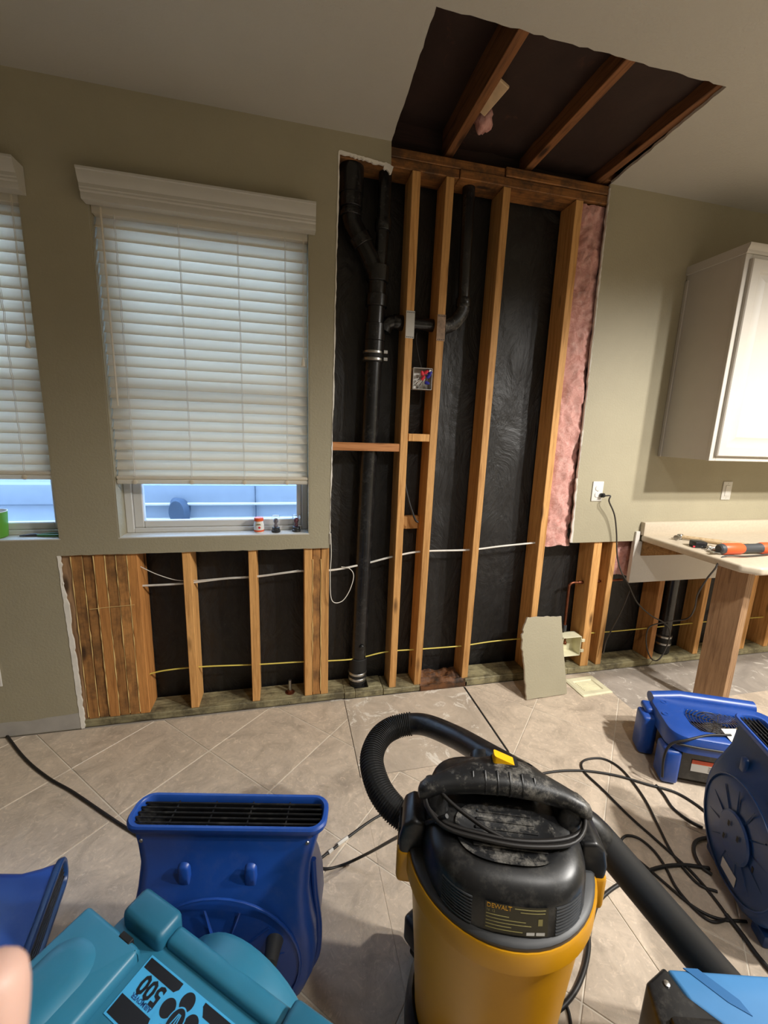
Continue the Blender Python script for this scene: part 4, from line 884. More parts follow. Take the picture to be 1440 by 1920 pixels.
# ================================================================== AIR MOVERS
def mover_housing(R=0.215, h=0.20, yr=0.29, rim=0.232):
    secs = []
    for (y, wd, z0, z1, rad) in ((-R, 0.05, .05, .15, .03), (-R*.97, 0.085, .02, .18, .04), (-R*.9, R*.46, .006, .194, .03), (-R*.75, R*.67, 0, h, .028), (-R*.5, R*.87, 0, h, .028), (-R*.25, R*.97, 0, h, .028), (0, R, 0, h, .028), (R*.3, R*.985, 0, h, .028), (0.12, R*.94, .006, .196, .03), (0.165, R*.91, .022, .182, .03), (0.21, R*.92, .042, .160, .03), (0.25, R*.97, .052, .148, .03), (yr, rim-.012, .0595, .1405, .03)):
        secs.append([(p[0], y, p[1]) for p in rr(wd, (z1-z0)/2, rad, 4, 0, (z0+z1)/2)])
    return secs
def air_mover(label, mtx, body='blue', rimm='blue', ribs=True, name='air_mover', h=0.20, sticker=False, knob=True):
    A = thing(name, label, 'air mover', mtx); R = 0.215; yr = 0.29; rim = 0.232
    b = MB(); b.loft(mover_housing(R, h, yr, rim), True, False); b.build('housing', body, A, smooth=40)
    # outlet rim: thick rounded frame, open
    def ring(hw, hz, y, r): return [(p[0], y, p[1]) for p in rr(hw, hz, r, 5, 0, 0.10)]
    b = MB(); b.loft([ring(rim-.012, .041, yr-.004, .03), ring(rim-.003, .047, yr, .034), ring(rim, .049, yr+.006, .035), ring(rim, .049, yr+.014, .035), ring(rim-.003, .046, yr+.018, .034), ring(rim-.010, .040, yr+.018, .03), ring(rim-.013, .037, yr+.014, .028), ring(rim-.014, .036, yr-.002, .028)], False, False); b.build('outlet_rim', rimm, A, smooth=35)
    b = MB(); b.loft([ring(rim-.014, .036, yr+.002, .028), ring(R*.86, .042, .18, .028), ring(R*.8, .05, .06, .03)], False, True, flip=True); b.build('outlet_duct', 'shade_or_trim', A, smooth=40)
    for k in range(5):
        z = 0.10 - 0.026 + k*0.013; g = MB(); g.tube([(-rim+.016, yr+.009, z), (rim-.016, yr+.009, z)], 0.0024, 6); g.build('grille_bar', 'black', A)
    for k in range(4):
        x = -0.135 + k*0.09; g = MB(); g.tube([(x, yr+.005, 0.065), (x, yr+.005, 0.135)], 0.002, 6); g.build('grille_bar', 'black', A)
    # rounded scroll band round the disc
    if ribs:
        b = MB(); b.lathe([(0.075, h-.001), (0.078, h+.008), (0.072, h+.012), (0.02, h+.013), (0.0, h+.013)], 28, caps=False); b.build('motor_cover', body, A, smooth=30)
        for k in range(12):
            a = 2*PI*k/12 + 0.2; g = MB(); ca, sa = math.cos(a), math.sin(a); r1 = 0.15
            g.merge([(0.062*ca - .004*sa, 0.062*sa+.004*ca, h-.001), (0.062*ca+.004*sa, 0.062*sa-.004*ca, h-.001), (r1*ca+.003*sa, r1*sa-.003*ca, h-.001), (r1*ca-.003*sa, r1*sa+.003*ca, h-.001), (0.062*ca, 0.062*sa, h+.006), (r1*ca, r1*sa, h+.0008)],
                    [(0, 1, 2, 3), (0, 4, 1), (3, 2, 5), (0, 3, 5, 4), (1, 4, 5, 2)]); g.build('rib', body, A, smooth=0)
        b = MB(); tor = []
        for k in range(41): a = 2*PI*k/40; tor.append((0.182*math.cos(a), 0.182*math.sin(a), h+.001))
        b.tube(tor, 0.0035, 6, caps=False); b.build('edge_bead', body, A, smooth=60)
        for x in (-0.085, 0.065):
            b = MB(); b.loft([[(x+p[0], 0.190+p[1], 0.164) for p in rr(.014, .045, .013, 4)], [(x+p[0]*.9, 0.20+p[1]*.72, 0.172) for p in rr(.014, .045, .013, 4)], [(x+p[0]*.6, 0.212+p[1]*.35, 0.175) for p in rr(.014, .045, .013, 4)]]); b.build('boss', body, A, smooth=50)
        for x in (-0.19, 0.19):
            b = MB(); b.lathe([(0.005, 0), (0.004, .002)], 8, Matrix.Translation((x, 0.268, 0.1435))); b.build('screw', 'steel', A)
        if knob:
            for (x, y) in ((0.125, 0.065),):
                b = MB(); b.lathe([(0.02, 0), (0.017, .02), (0.015, .045), (0.008, .046), (.007, .03)], 16, Matrix.Translation((x, y, h-.002))); b.build('rubber_foot', 'grey_dark', A)
    # carrying tube along the scroll
    b = MB(); b.tube(smooth_path([(0.200, 0.20, 0.125), (0.207, 0.13, 0.14), (0.2165, 0.03, 0.14), (0.213, -0.06, 0.14), (0.195, -0.11, 0.14)], 6), 0.008, 8); b.build('power_cord', body, A, smooth=60)
    # housing ledge feet
    for x in (-1, 1):
        b = MB(); b.box(x*0.13-0.03, x*0.13+0.03, -0.218, -0.175, 0.02, h-.02, 0.008, seg=2); b.build('foot', body, A)
    return A
def stand(cx, cy, zc, ang, tilt=0.0):
    """outlet up; 'ang' is the direction (deg) of the width axis; ribbed face towards local -y of that axis"""
    ex = Vector((math.cos(math.radians(ang)), math.sin(math.radians(ang)), 0)); ey = Vector((0, 0, 1)); ez = ex.cross(ey)
    m = Matrix((ex, ey, ez)).transposed().to_4x4(); m.translation = Vector((cx, cy, zc)); return m @ Matrix.Rotation(tilt, 4, 'X') @ Matrix.Translation((0, 0, -0.10))
air_mover('royal blue air mover standing on end, wide barred outlet facing up, left of the vacuum', stand(-0.145, -1.145, 0.229, -12) @ Matrix.Scale(1.04, 4), 'blue', 'blue')
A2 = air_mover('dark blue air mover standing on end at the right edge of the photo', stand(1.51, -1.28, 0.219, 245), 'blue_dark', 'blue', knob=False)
b = MB(); b.box(-0.035, 0.040, -0.155, -0.118, 0.2005, 0.2025, 0.0005); b.build('maker_plate', 'label_white', A2, label='small blank pale label')
for (x, y) in ((-0.02, 0.03), (0.03, 0.02), (-0.03, -0.03), (0.09, -.02)):
    b = MB(); b.box(x-.004, x+.004, y-.009, y+.009, 0.2165 if (x*x+y*y) < .003 else .2, 0.2175 if (x*x+y*y) < .003 else .2015); b.build('slot', 'shade_or_trim', A2)
b = MB(); b.box(-0.245, -0.19, 0.0, 0.06, 0.06, 0.14, 0.01, seg=2); b.build('lug', 'blue', A2)
b = MB(); b.box(-0.235, -0.18, -0.14, -0.08, 0.06, 0.14, 0.01, seg=2); b.build('lug', 'blue', A2)
lm = Matrix.Translation((-0.965, -1.075, 0.0)) @ Matrix.Rotation(math.radians(-82), 4, 'Z')
air_mover('blue air mover lying flat at the far left, only its flared outlet corner in view', lm, 'blue', 'blue_dark', ribs=False)
# lying air mover with inlet grille on top
LM = Matrix.Translation((1.60, -0.83, 0.0)) @ Matrix.Rotation(math.radians(-25.5), 4, 'Z')
A3 = thing('air_mover', 'blue air mover lying flat with round wire intake and orange warning label', 'air mover', LM)
Wd, Dp, Ht = 0.52, 0.30, 0.245
def ell(cx, cy, rx, ry, z, n=40): return [(cx+rx*math.cos(2*PI*k/n), cy+ry*math.sin(2*PI*k/n), z) for k in range(n)]
b = MB()                                     # top deck with the intake opening
outl = [p for p in rr(Wd/2, Dp/2, 0.07, 9, Wd/2, Dp/2)]; N = len(outl)
inn = [(0.235+0.122*math.cos(math.atan2(p[1]-Dp/2, p[0]-Wd/2)), 0.14+0.122*math.sin(math.atan2(p[1]-Dp/2, p[0]-Wd/2))) for p in outl]
b.loft([[(p[0]*1.0, p[1], 0.17) for p in outl], [(p[0], p[1], Ht-0.02) for p in outl], [(p[0]+(Wd/2-p[0])*.03, p[1]+(Dp/2-p[1])*.03, Ht-.005) for p in outl], [(p[0]+(Wd/2-p[0])*.08, p[1]+(Dp/2-p[1])*.08, Ht) for p in outl],
        [(p[0]+(0.235-p[0])*-.06, p[1]+(0.14-p[1])*-.06, Ht) for p in inn], [(p[0], p[1], Ht-.012) for p in inn], [(p[0], p[1], Ht-.06) for p in inn]], True, False)
b.build('top_shell', 'blue', A3, smooth=35)
b = MB(); b.box(0.05, Wd-0.03, 0.02, Dp-0.01, 0.02, 0.172, 0.01); b.build('motor_housing', 'black', A3)
b = MB(); b.lathe([(0.113, 0.14), (0.0, 0.14)], 30, Matrix.Translation((0.235, 0.14, 0.035)), caps=False); b.build('intake_well', 'shade_or_trim', A3)
b = MB(); b.lathe([(0.05, 0.0), (0.05, 0.035), (0.03, 0.045), (0, 0.046)], 20, Matrix.Translation((0.235, 0.14, 0.177)), caps=False); b.build('motor_hub', 'grey_dark', A3)
for k in range(9):
    r = 0.016 + k*0.0125; pts = ell(0.235, 0.14, r, r, Ht-0.006+0.004*math.cos(r*10), 32); g = MB(); g.tube(pts + [pts[0]], 0.0015, 5, caps=False); g.build('grille_ring', 'steel', A3, smooth=60)
for k in range(4):
    a = PI*k/4+.3; g = MB(); g.tube([(0.235-0.118*math.cos(a), 0.14-0.118*math.sin(a), Ht-.008), (0.235, 0.14, Ht-.002), (0.235+0.118*math.cos(a), 0.14+0.118*math.sin(a), Ht-.008)], 0.002, 5); g.build('grille_spoke', 'black', A3, smooth=60)
for (x, y, hh) in ((0.02, 0.02, 0.165), (-0.015, 0.185, 0.2)):
    b = MB(); b.box(x-.035, x+.035, y-.02, y+.075, 0.003, hh, 0.016, seg=3); b.build('corner_foot', 'blue', A3)
b = MB(); b.box(-0.03, 0.03, 0.20, 0.28, 0.19, 0.225, 0.014, seg=3); b.build('corner_boss', 'blue', A3)
b = MB(); b.tube([(0.02, Dp-.005, Ht-.015), (0.15, Dp+.02, Ht-.005), (Wd-.05, Dp+.02, Ht-.005)], [0.03, 0.03, 0.03], 14); b.build('handle_tube', 'blue', A3, smooth=60)
for (x, y) in ((0.06, 0.245), (0.03, 0.15)):
    b = MB(); b.lathe([(0.017, 0), (0.015, .006), (0.008, .006), (0.007, .002)], 16, Matrix.Translation((x, y, Ht-.004))); b.build('screw_boss', 'blue', A3)
b = MB(); b.box(0.10, 0.22, 0.0175, 0.0195, 0.075, 0.112); b.build('warning_label', 'label_white', A3, label='white and orange warning label')
b = MB(); b.box(0.10, 0.22, 0.0170, 0.0192, 0.112, 0.130); lb = b.build('warning_band', 'label_orange', A3)
for k in range(4):
    b = MB(); b.box(0.165, 0.20+0.012*(k % 2), 0.0168, 0.0176, 0.104-k*0.007, 0.1055-k*0.007); b.build('label_print', 'label_black', A3)
b = MB(); b.box(-0.035, 0.035, -0.03, 0.03, 0, 0.0012, 0, Matrix.Translation((0.255, 0.055, Ht+0.010)) @ Matrix.Rotation(0.25, 4, 'X') @ Matrix.Rotation(0.2, 4, 'Z')); b.box(-0.035, 0.035, -0.033, -0.026, 0.001, 0.002, 0, Matrix.Translation((0.255, 0.055, Ht+0.010)) @ Matrix.Rotation(0.25, 4, 'X') @ Matrix.Rotation(0.2, 4, 'Z'))
b.build('paper_tag', 'label_white', A3)
b = MB(); b.tube(smooth_path([(-0.02, -0.02, 0.05), (-0.025, -0.015, 0.14), (0.0, 0.0, 0.20), (0.06, 0.0, 0.235), (0.15, 0.03, 0.252), (0.24, 0.05, 0.256)], 6), 0.005, 8); b.build('power_cord', 'cord', A3, smooth=60)
b = MB(); b.tube(smooth_path([(0.02, 0.005, 0.205), (0.10, -0.002, 0.205), (0.25, 0.0, 0.205), (0.45, 0.0, 0.205)], 5), 0.005, 8); b.build('power_cord', 'cord', A3, smooth=60)
# teal air mover in the foreground ------------------------------------
ax = math.radians(-38.5)
TMX = Matrix.Translation((-0.315, -1.312, 0.0)) @ Matrix.Rotation(ax, 4, 'Z')     # local x along the far edge, local -y towards the viewer
T3 = thing('air_mover', 'teal air mover with a sky-blue "500" sticker, nearest to the camera', 'air mover', TMX)
TZ = 0.575
b = MB(); b.prism([(0.02, -0.03), (0.045, 0.0), (0.50, 0.0), (0.53, -0.03), (0.53, -0.33), (0.0, -0.33), (-0.03, -0.28), (-0.03, -0.075), (0.02, -0.07)], TZ-0.12, Matrix.Translation((0, 0, 0.10)), 0.012, 3); b.build('housing', 'teal', T3, smooth=40)
b = MB(); b.prism([(-0.035, -0.058), (0.112, -0.058), (0.118, -0.066), (0.118, -0.30), (-0.035, -0.30)], 0.03, Matrix.Translation((0, 0, TZ-0.026)), 0.009, 3); b.build('raised_panel', 'teal', T3, smooth=40)
b = MB(); b.loft([[(0.03+p[0], -0.16+p[1], TZ+.002) for p in rr(.05, .07, .045, 5)], [(0.03+p[0]*.8, -0.16+p[1]*.85, TZ+.009) for p in rr(.05, .07, .045, 5)], [(0.03+p[0]*.5, -0.16+p[1]*.6, TZ+.012) for p in rr(.05, .07, .045, 5)]]); b.build('boss', 'teal', T3, smooth=60)
for x in (0.035, 0.40):
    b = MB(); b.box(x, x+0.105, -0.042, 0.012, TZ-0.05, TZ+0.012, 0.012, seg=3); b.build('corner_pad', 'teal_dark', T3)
b = MB(); b.box(0.138, 0.405, -0.030, 0.004, TZ-0.06, TZ-0.006, 0.01, seg=3); b.build('edge_ledge', 'teal', T3)
b = MB(); b.lathe([(0.15, 0), (0.15, 0.05), (0.14, 0.062), (0.05, 0.064)], 40, Matrix.Translation((0.275, -0.02, TZ-0.158)) @ Matrix.Rotation(-PI/2, 4, 'X')); b.build('scroll_bulge', 'teal', T3, smooth=40)
b = MB(); b.box(0.066, 0.094, -0.066, -0.056, TZ-0.012, TZ+0.0048, 0.001); b.build('latch_slot', 'shade_or_trim', T3)
for x in (0.02, 0.41):
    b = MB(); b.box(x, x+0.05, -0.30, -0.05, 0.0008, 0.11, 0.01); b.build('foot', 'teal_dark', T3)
# sticker: local axes su along +x, sv along -y (towards viewer); the print reads upside down from here
ST = MB(); s0 = Vector((0.130, -0.048, TZ-0.0196)); SW, SH = 0.30, 0.085
ST.box(s0.x, s0.x+SW, s0.y-SH, s0.y, s0.z, s0.z+0.0008); STK = ST.build('sticker', 'label_blue', T3, smooth=0, label='sky-blue sticker with black bars, a ball emblem and the number 500')
def stick(name, mb, m): return mb.build(name, m, STK, smooth=0)
zs = s0.z+0.0009
def srect(u0, u1, v0, v1, m, nm='black_bar', dz=0.0): b = MB(); b.box(s0.x+u0, s0.x+u1, s0.y-v1, s0.y-v0, zs+dz, zs+dz+0.0003); b.build(nm, m, STK, smooth=0)
srect(0.003, 0.083, 0.003, 0.018, 'label_black'); srect(0.003, 0.09, 0.056, 0.082, 'label_black')
srect(0.135, 0.297, 0.003, 0.018, 'label_black'); srect(0.14, 0.297, 0.056, 0.082, 'label_black')
def stext(txt, size, u, v, m, nm, sx=1.0):
    vs, fs = text_mb(txt, size, 0.0002, 'CENTER', 0.0011 if size > 0.02 else 0.0001); b = MB(); b.merge(vs, fs, Matrix.Translation((s0.x+u, s0.y-v, zs+0.0003)) @ Matrix.Rotation(PI, 4, 'Z') @ Matrix.Diagonal((sx, 1, 1, 1))); b.build(nm, m, STK, smooth=0)
stext('500', 0.036, 0.042, 0.032, 'label_black', 'printed_number', 0.92)
stext('AIRMOVER', 0.0095, 0.042, 0.0495, 'label_navy', 'printed_word')
stext('A', 0.034, 0.163, 0.036, 'label_black', 'printed_letter')
def disc(u, v, r, m, dz, ry=None, a0=0, a1=2*PI, n=28, nm='emblem'):
    b = MB(); pts = [(s0.x+u+r*math.cos(a0+(a1-a0)*k/n), s0.y-v+(ry or r)*math.sin(a0+(a1-a0)*k/n)) for k in range(n + (0 if a1-a0 > 6.28 else 1))]
    if a1-a0 < 6.28: pts.append((s0.x+u, s0.y-v))
    b.prism(pts, 0.0003, Matrix.Translation((0, 0, zs+dz))); b.build(nm, m, STK, smooth=0)
disc(0.111, 0.042, 0.041, 'label_blue', 0.0003); disc(0.111, 0.042, 0.0385, 'label_blue', 0.0006)
for a in (20, 95, 165, 240, 310): disc(0.111+0.0255*math.cos(math.radians(a)), 0.042-0.0255*math.sin(math.radians(a)), 0.0125, 'label_black', 0.0009, 0.0125)
disc(0.111, 0.042, 0.0145, 'label_blue', 0.0012, 0.019); disc(0.111, 0.042, 0.0125, 'label_black', 0.0015, 0.017)
for k in (-1, 0, 1):
    b = MB(); b.box(-0.0007, 0.0007, -0.010, 0.010, 0, 0.0003, 0, Matrix.Translation((s0.x+0.111+k*0.004, s0.y-0.042, zs+0.0018)) @ Matrix.Rotation(0.2*k, 4, 'Z')); b.build('emblem', 'label_blue', STK, smooth=0)
# light-blue air mover, bottom right corner ----------------------------
BZ = 0.40
BM = Matrix.Translation((0.745, -1.555, 0.0)) @ Matrix.Rotation(math.radians(-15), 4, 'Z')
B3 = thing('air_mover', 'light blue air mover with a black bolted end cap, bottom right corner', 'air mover', BM)
b = MB(); b.prism([(0.02, 0.0), (0.60, 0.0), (0.60, -0.40), (0.13, -0.40), (0.10, -0.10), (0.035, -0.05)], BZ-0.002, Matrix.Translation((0, 0, 0.002)), 0.008, 3); b.build('housing', 'sky', B3, smooth=40)
b = MB(); b.prism([(0.055, 0.001), (0.085, 0.001), (0.135, -0.045), (0.142, -0.068), (0.110, -0.050)], 0.0025, Matrix.Translation((0, 0, BZ-0.001))); b.build('recessed_stripe', 'sky_dark', B3, smooth=0)
b = MB(); b.prism([(-0.04, -0.03), (0.015, 0.0), (0.03, -0.045), (0.09, -0.095), (0.125, -0.19), (0.125, -0.38), (-0.06, -0.38), (-0.055, -0.12)], BZ+0.005, Matrix.Translation((0, 0, 0.002)), 0.008, 3); b.build('end_cap', 'black', B3, smooth=40)
b = MB(); b.prism([(-0.03, -0.085), (0.055, -0.085), (0.085, -0.11), (0.115, -0.19), (-0.03, -0.19)], 0.02, Matrix.Translation((0, 0, BZ+0.002)), 0.008, 2); b.build('cap_step', 'black', B3, smooth=40)
for (x, y, z) in ((0.0, -0.032, BZ+.007), (0.085, -0.155, BZ+.022)):
    b = MB(); b.lathe([(0.006, 0), (0.006, .003), (0.003, .004)], 8, Matrix.Translation((x, y, z))); b.build('bolt', 'steel', B3)
# ================================================================== VACUUM
VM = Matrix.Translation((0.448, -1.388, 0.0)) @ Matrix.Rotation(math.radians(-19), 4, 'Z')
V = thing('shop_vacuum', 'yellow and black wet-dry shop vacuum in the foreground', 'vacuum', VM)
b = MB(); b.lathe([(0.150, 0.085), (0.160, 0.10), (0.172, 0.30), (0.187, 0.50), (0.189, 0.53), (0.198, 0.533), (0.203, 0.54), (0.203, 0.580), (0.200, 0.586), (0.196, 0.586), (0.194, 0.575)], 56); b.build('drum', 'yellow', V, smooth=35)
b = MB(); b.prism(rr(0.05, 0.03, 0.012, 3), 0.006, Matrix.Translation((0.0, -0.172, 0.24)) @ Matrix.Rotation(PI/2, 4, 'X'), 0.002); b.build('drum_panel', 'yellow', V)
for sx in (-1, 1):
    b = MB(); b.box(sx*0.2-0.022, sx*0.2+0.022, -0.045, 0.045, 0.50, 0.588, 0.012, seg=3); b.build('drum_lug', 'yellow', V)
b = MB(); b.lathe([(0.165, 0.045), (0.185, 0.055), (0.180, 0.11), (0.168, 0.125), (0.160, 0.12)], 40); b.build('base_ring', 'black', V, smooth=40)
for k in range(4):
    a = PI/4 + k*PI/2; ca, sa = math.cos(a), math.sin(a)
    b = MB(); b.box(-0.035, 0.035, -0.04, 0.055, 0.05, 0.135, 0.014, Matrix.Rotation(a - PI/2, 4, 'Z') @ Matrix.Translation((0, 0.195, 0)), seg=3); f = b.build('caster_arm', 'black', V)
    b = MB(); b.lathe([(0.02, -0.012), (0.0245, -0.009), (0.0245, 0.009), (0.02, 0.012)], 16, Matrix.Translation((0.215*ca, 0.215*sa, 0.0252)) @ Matrix.Rotation(a, 4, 'Z') @ Matrix.Rotation(PI/2, 4, 'Y')); b.build('caster_wheel', 'black_soft', f)
# lid skirt and motor head
b = MB(); b.lathe([(0.1935, 0.572), (0.1975, 0.586), (0.197, 0.594), (0.190, 0.599), (0.16, 0.600)], 56); b.build('lid_skirt', 'skirt_grey', V, smooth=35)
def sup(hx, hy, z, n=44, e=3.2, cy=0.0):
    o = []
    for k in range(n):
        a = 2*PI*k/n; c_, s_ = math.cos(a), math.sin(a)
        o.append((hx*math.copysign(abs(c_)**(2/e), c_), cy + hy*math.copysign(abs(s_)**(2/e), s_), z))
    return o
b = MB(); b.loft([sup(.168, .184, .597, e=2.5), sup(.166, .179, .625, e=2.6), sup(.162, .172, .650, e=2.8), sup(.155, .161, .667), sup(.143, .144, .679), sup(.125, .122, .685), sup(.09, .08, .687)]); b.build('motor_head', 'black', V, smooth=40)
# dusty recessed grip plate on top
HT = 0.687
b = MB(); b.loft([sup(.098, .062, HT-.002, e=2.6, cy=-.062), sup(.102, .066, HT+.003, e=2.6, cy=-.062), sup(.096, .060, HT+.003, e=2.6, cy=-.062), sup(.092, .056, HT+.0005, e=2.6, cy=-.062)]); b.build('grip_plate', 'black_dusty', V, smooth=40)
for k in range(5):
    b = MB(); b.box(-0.07+0.004*k, 0.075-0.004*k, -0.098+k*.019, -0.091+k*.019, HT, HT+.004, 0.0015); b.build('grip_ridge', 'black_dusty', V)
# handle: thick bar, wide in the middle where the switch sits
hz = 0.725
def hsec(x, hy, hh, cy, cz, n=20): return [(x, cy+hy*math.copysign(abs(math.cos(a))**.8, math.cos(a)), cz+hh*math.copysign(abs(math.sin(a))**.8, math.sin(a))) for a in [2*PI*k/n for k in range(n)]]
hs = [(-.182, .004, .006, -.012, -.010), (-.178, .014, .014, -.012, -.009), (-.165, .020, .019, -.008, -.006), (-.13, .023, .021, .004, .0), (-.10, .030, .022, .012, .006), (-.06, .040, .024, .022, .013), (0, .046, .025, .028, .017), (.06, .040, .024, .022, .013), (.10, .030, .022, .012, .006), (.13, .023, .021, .004, 0), (.165, .020, .019, -.008, -.008), (.180, .014, .014, -.012, -.014), (.184, .004, .006, -.012, -.015)]
b = MB(); b.loft([hsec(x, hy, hh, cy, hz+cz) for (x, hy, hh, cy, cz) in hs]); b.build('handle', 'black_dusty', V, smooth=50)
for k in range(6):
    x = -0.065 + k*0.026; q = 1-(x/.12)**2; b = MB()
    b.tube([(x, .026*q+.002+(0.006+0.040*q)*math.cos(a), hz+.016*q+(.002+.024)*math.sin(a)) for a in [PI*0.62+PI*0.62*t/8 for t in range(9)]], 0.0032, 6); b.build('grip_ring', 'black', V, smooth=60)
b = MB(); b.loft([[(p[0]+.008, p[1]+.044, hz+.036) for p in rr(.030, .016, .006, 3)], [(p[0]+.008, p[1]+.044, hz+.041) for p in rr(.029, .015, .006, 3)]]); b.build('switch_bezel', 'shade_or_trim', V)
b = MB(); b.loft([[(p[0]+.008, p[1]+.044, hz+.040) for p in rr(.026, .013, .005, 3)], [(p[0]+.008, p[1]+.044, hz+.049+.010*(-p[0]/.026)) for p in rr(.024, .011, .005, 3)]]); b.build('power_switch', 'switch_yellow', V, label='yellow rocker switch')
for sx in (-1, 1):
    b = MB(); b.loft([[(sx*0.135+p[0], 0.01+p[1], 0.66) for p in rr(.026, .05, .02, 4)], [(sx*0.140+p[0]*.9, 0.01+p[1]*.8, 0.70) for p in rr(.026, .05, .02, 4)], [(sx*0.145+p[0]*.8, 0.004+p[1]*.4, hz) for p in rr(.026, .05, .02, 4)]]); b.build('handle_post', 'black', V, smooth=50)
b = MB(); b.loft([sup(.10, .035, .67, e=3, cy=.06), sup(.085, .026, hz+.008, e=3, cy=.046)]); b.build('handle_web', 'black', V, smooth=50)
# side latches
for sx in (-1, 1):
    b = MB(); o_ = [(sx*0.168, 0.545), (sx*0.214, 0.555), (sx*0.219, 0.61), (sx*0.210, 0.65), (sx*0.190, 0.665), (sx*0.160, 0.66)]
    b.prism(o_, 0.085, Matrix(((1, 0, 0, 0), (0, 0, 1, -0.0425), (0, 1, 0, 0), (0, 0, 0, 1))), 0.008, 3); L_ = b.build('side_latch', 'black', V, smooth=40)
    b = MB(); b.box(min(sx*0.2125, sx*0.2205), max(sx*0.2125, sx*0.2205), -0.028, 0.028, 0.578, 0.628, 0.002); b.build('latch_window', 'shade_or_trim', L_)
# vents and label on the front
def head_y(z): return -(0.184 - (z-.597)*0.19)
def front(u, z, off=0.0): 
    """point on the curved front of the motor head"""
    hx, hy = .167, -head_y(z); e_ = 2.55
    t = min(0.999, abs(u)/hx); return Vector((u, -hy*(1 - t**e_)**(1/e_) - off, z))
for k in range(9):
    z = 0.604 + k*0.0058
    for (u0, u1) in ((0.075, 0.128), (-0.128, -0.075)):
        b = MB(); b.tube([front(u0+(u1-u0)*q/6, z, .0005) for q in range(7)], 0.0017, 5); b.build('vent_slat', 'grey_dark', V, smooth=60)
b = MB(); nl = 10
for q in range(nl+1):
    u = -0.052 + 0.112*q/nl
    for z in (0.604, 0.655): b.v.append(front(u, z, .0012))
for q in range(nl): b.face((2*q, 2*q+2, 2*q+3, 2*q+1))
b.build('rating_label', 'label_dark', V, smooth=60)
def lab_text(txt, size, u, z, m):
    vs, fs = text_mb(txt, size, 0.0002, 'LEFT'); b = MB(); b.merge([front(u+v.x, z+v.y, 0.0016+v.z) for v in vs], fs); b.build('label_text', m, V, smooth=0)
lab_text('DEWALT', 0.011, -0.050, 0.649, 'label_gold')
lab_text('16  12', 0.006, -0.050, 0.6405, 'label_grey')
for (u0, u1, z) in ((0.0, 0.055, 0.6505), (0.01, 0.054, 0.645), (-0.05, -0.01, 0.634), (-0.05, 0.02, 0.628), (-0.05, 0.03, 0.622), (-0.05, -0.005, 0.616), (-0.05, 0.015, 0.610)):
    b = MB(); b.tube([front(u0+(u1-u0)*q/4, z, .0014) for q in range(5)], 0.0007, 4); b.build('label_line', 'label_grey', V, smooth=0)
b = MB(); b.v = [front(0.022, 0.606, .0018), front(0.055, 0.606, .0018), front(0.055, 0.6115, .0018), front(0.022, 0.6115, .0018)]; b.face((0, 1, 2, 3)); b.build('serial_sticker', 'label_white', V)
b = MB(); b.v = [front(0.042, 0.624, .0018), front(0.050, 0.624, .0018), front(0.050, 0.636, .0018), front(0.042, 0.636, .0018)]; b.face((0, 1, 2, 3)); b.build('label_mark', 'label_grey', V)
# cord wound under the handle
for k in range(4):
    z = 0.692 + 0.005*(k % 2) + 0.002*k; dy = 0.007*k
    pts = [(-0.13, 0.03, z+.014), (-0.165, -0.02, z+.004), (-0.13, -0.055-dy, z-.002), (-0.05, -0.075-dy, z), (0.04, -0.078-dy, z), (0.13, -0.055-dy, z-.002), (0.168, -0.018, z+.002), (0.135, 0.03, z+.012)]
    b = MB(); b.tube(smooth_path(pts, 6), 0.0042, 8); b.build('wound_cord', 'cord', V, smooth=60)
b = MB(); b.tube(smooth_path([(-0.145, 0.0, 0.722), (-0.11, -0.035, 0.715), (-0.05, -0.07, 0.705), (-0.01, -0.085, 0.70)], 6), 0.0042, 8); b.build('wound_cord', 'cord', V, smooth=60)
pt = VM.inverted() @ at(903, 1414, Z=.60)
b = MB(); b.tube([(0.0, 0.15, 0.50), (0.0, 0.17, 0.56), tuple(Vector((0, 0.17, .56)).lerp(pt, .5)), tuple(pt)], [0.05, 0.046, 0.042, 0.034], 18); b.build('exhaust_port', 'black', V, smooth=50)
# hose and wand
HZ = [(772, 1540, .40), (738, 1516, .42), (709, 1474, .44), (697, 1422, .46), (713, 1382, .47), (745, 1362, .48), (792, 1358, .5), (852, 1381, .54), (920, 1420, .60), (985, 1458, .640)]
hpath = smooth_path([at(px, py, Z=z) for px, py, z in HZ], 22)
VH = thing('vacuum_hose', 'black ribbed vacuum hose looping up behind the shop vacuum into a straight wand', 'hose', hpath[0]); pm = TM(VH)
nn = len(hpath); dense = []
for i in range(nn-1):
    dense += [hpath[i], (hpath[i]+hpath[i+1])/2]
dense.append(hpath[-1])
rs = [0.036 + (0.0022 if (i % 4) < 2 else -0.0018) for i in range(len(dense))]
cut = int(len(dense)*0.62)
b = MB(); b.tube(dense[:cut], rs[:cut], 16); b.build('ribbed_hose', 'black_soft', VH, pm, smooth=20)
b = MB(); b.tube(dense[cut-1:], [0.0345]*len(dense[cut-1:]), 18); b.build('hose_cuff', 'black', VH, pm, smooth=50)
w0, w1, w2 = at(985, 1458, Z=.640), at(1108, 1552, Z=.585), at(1400, 1895, Z=.16)
w2 = w1 + (w2-w1)*1.22
b = MB(); b.tube([w0, w0.lerp(w1, .5), w1, w1.lerp(w2, .04)], [0.0345, 0.034, 0.033, 0.036], 20); b.build('wand_tube', 'black', VH, pm, smooth=50)
dv = (w2-w1).normalized(); b = MB(); b.tube([w1.lerp(w2, .03), w1.lerp(w2, .05), w1.lerp(w2, .42), w1.lerp(w2, .98), w2], [0.034, 0.036, 0.041, 0.049, 0.047], 20); b.build('wand_tube', 'black_soft', VH, pm, smooth=50)
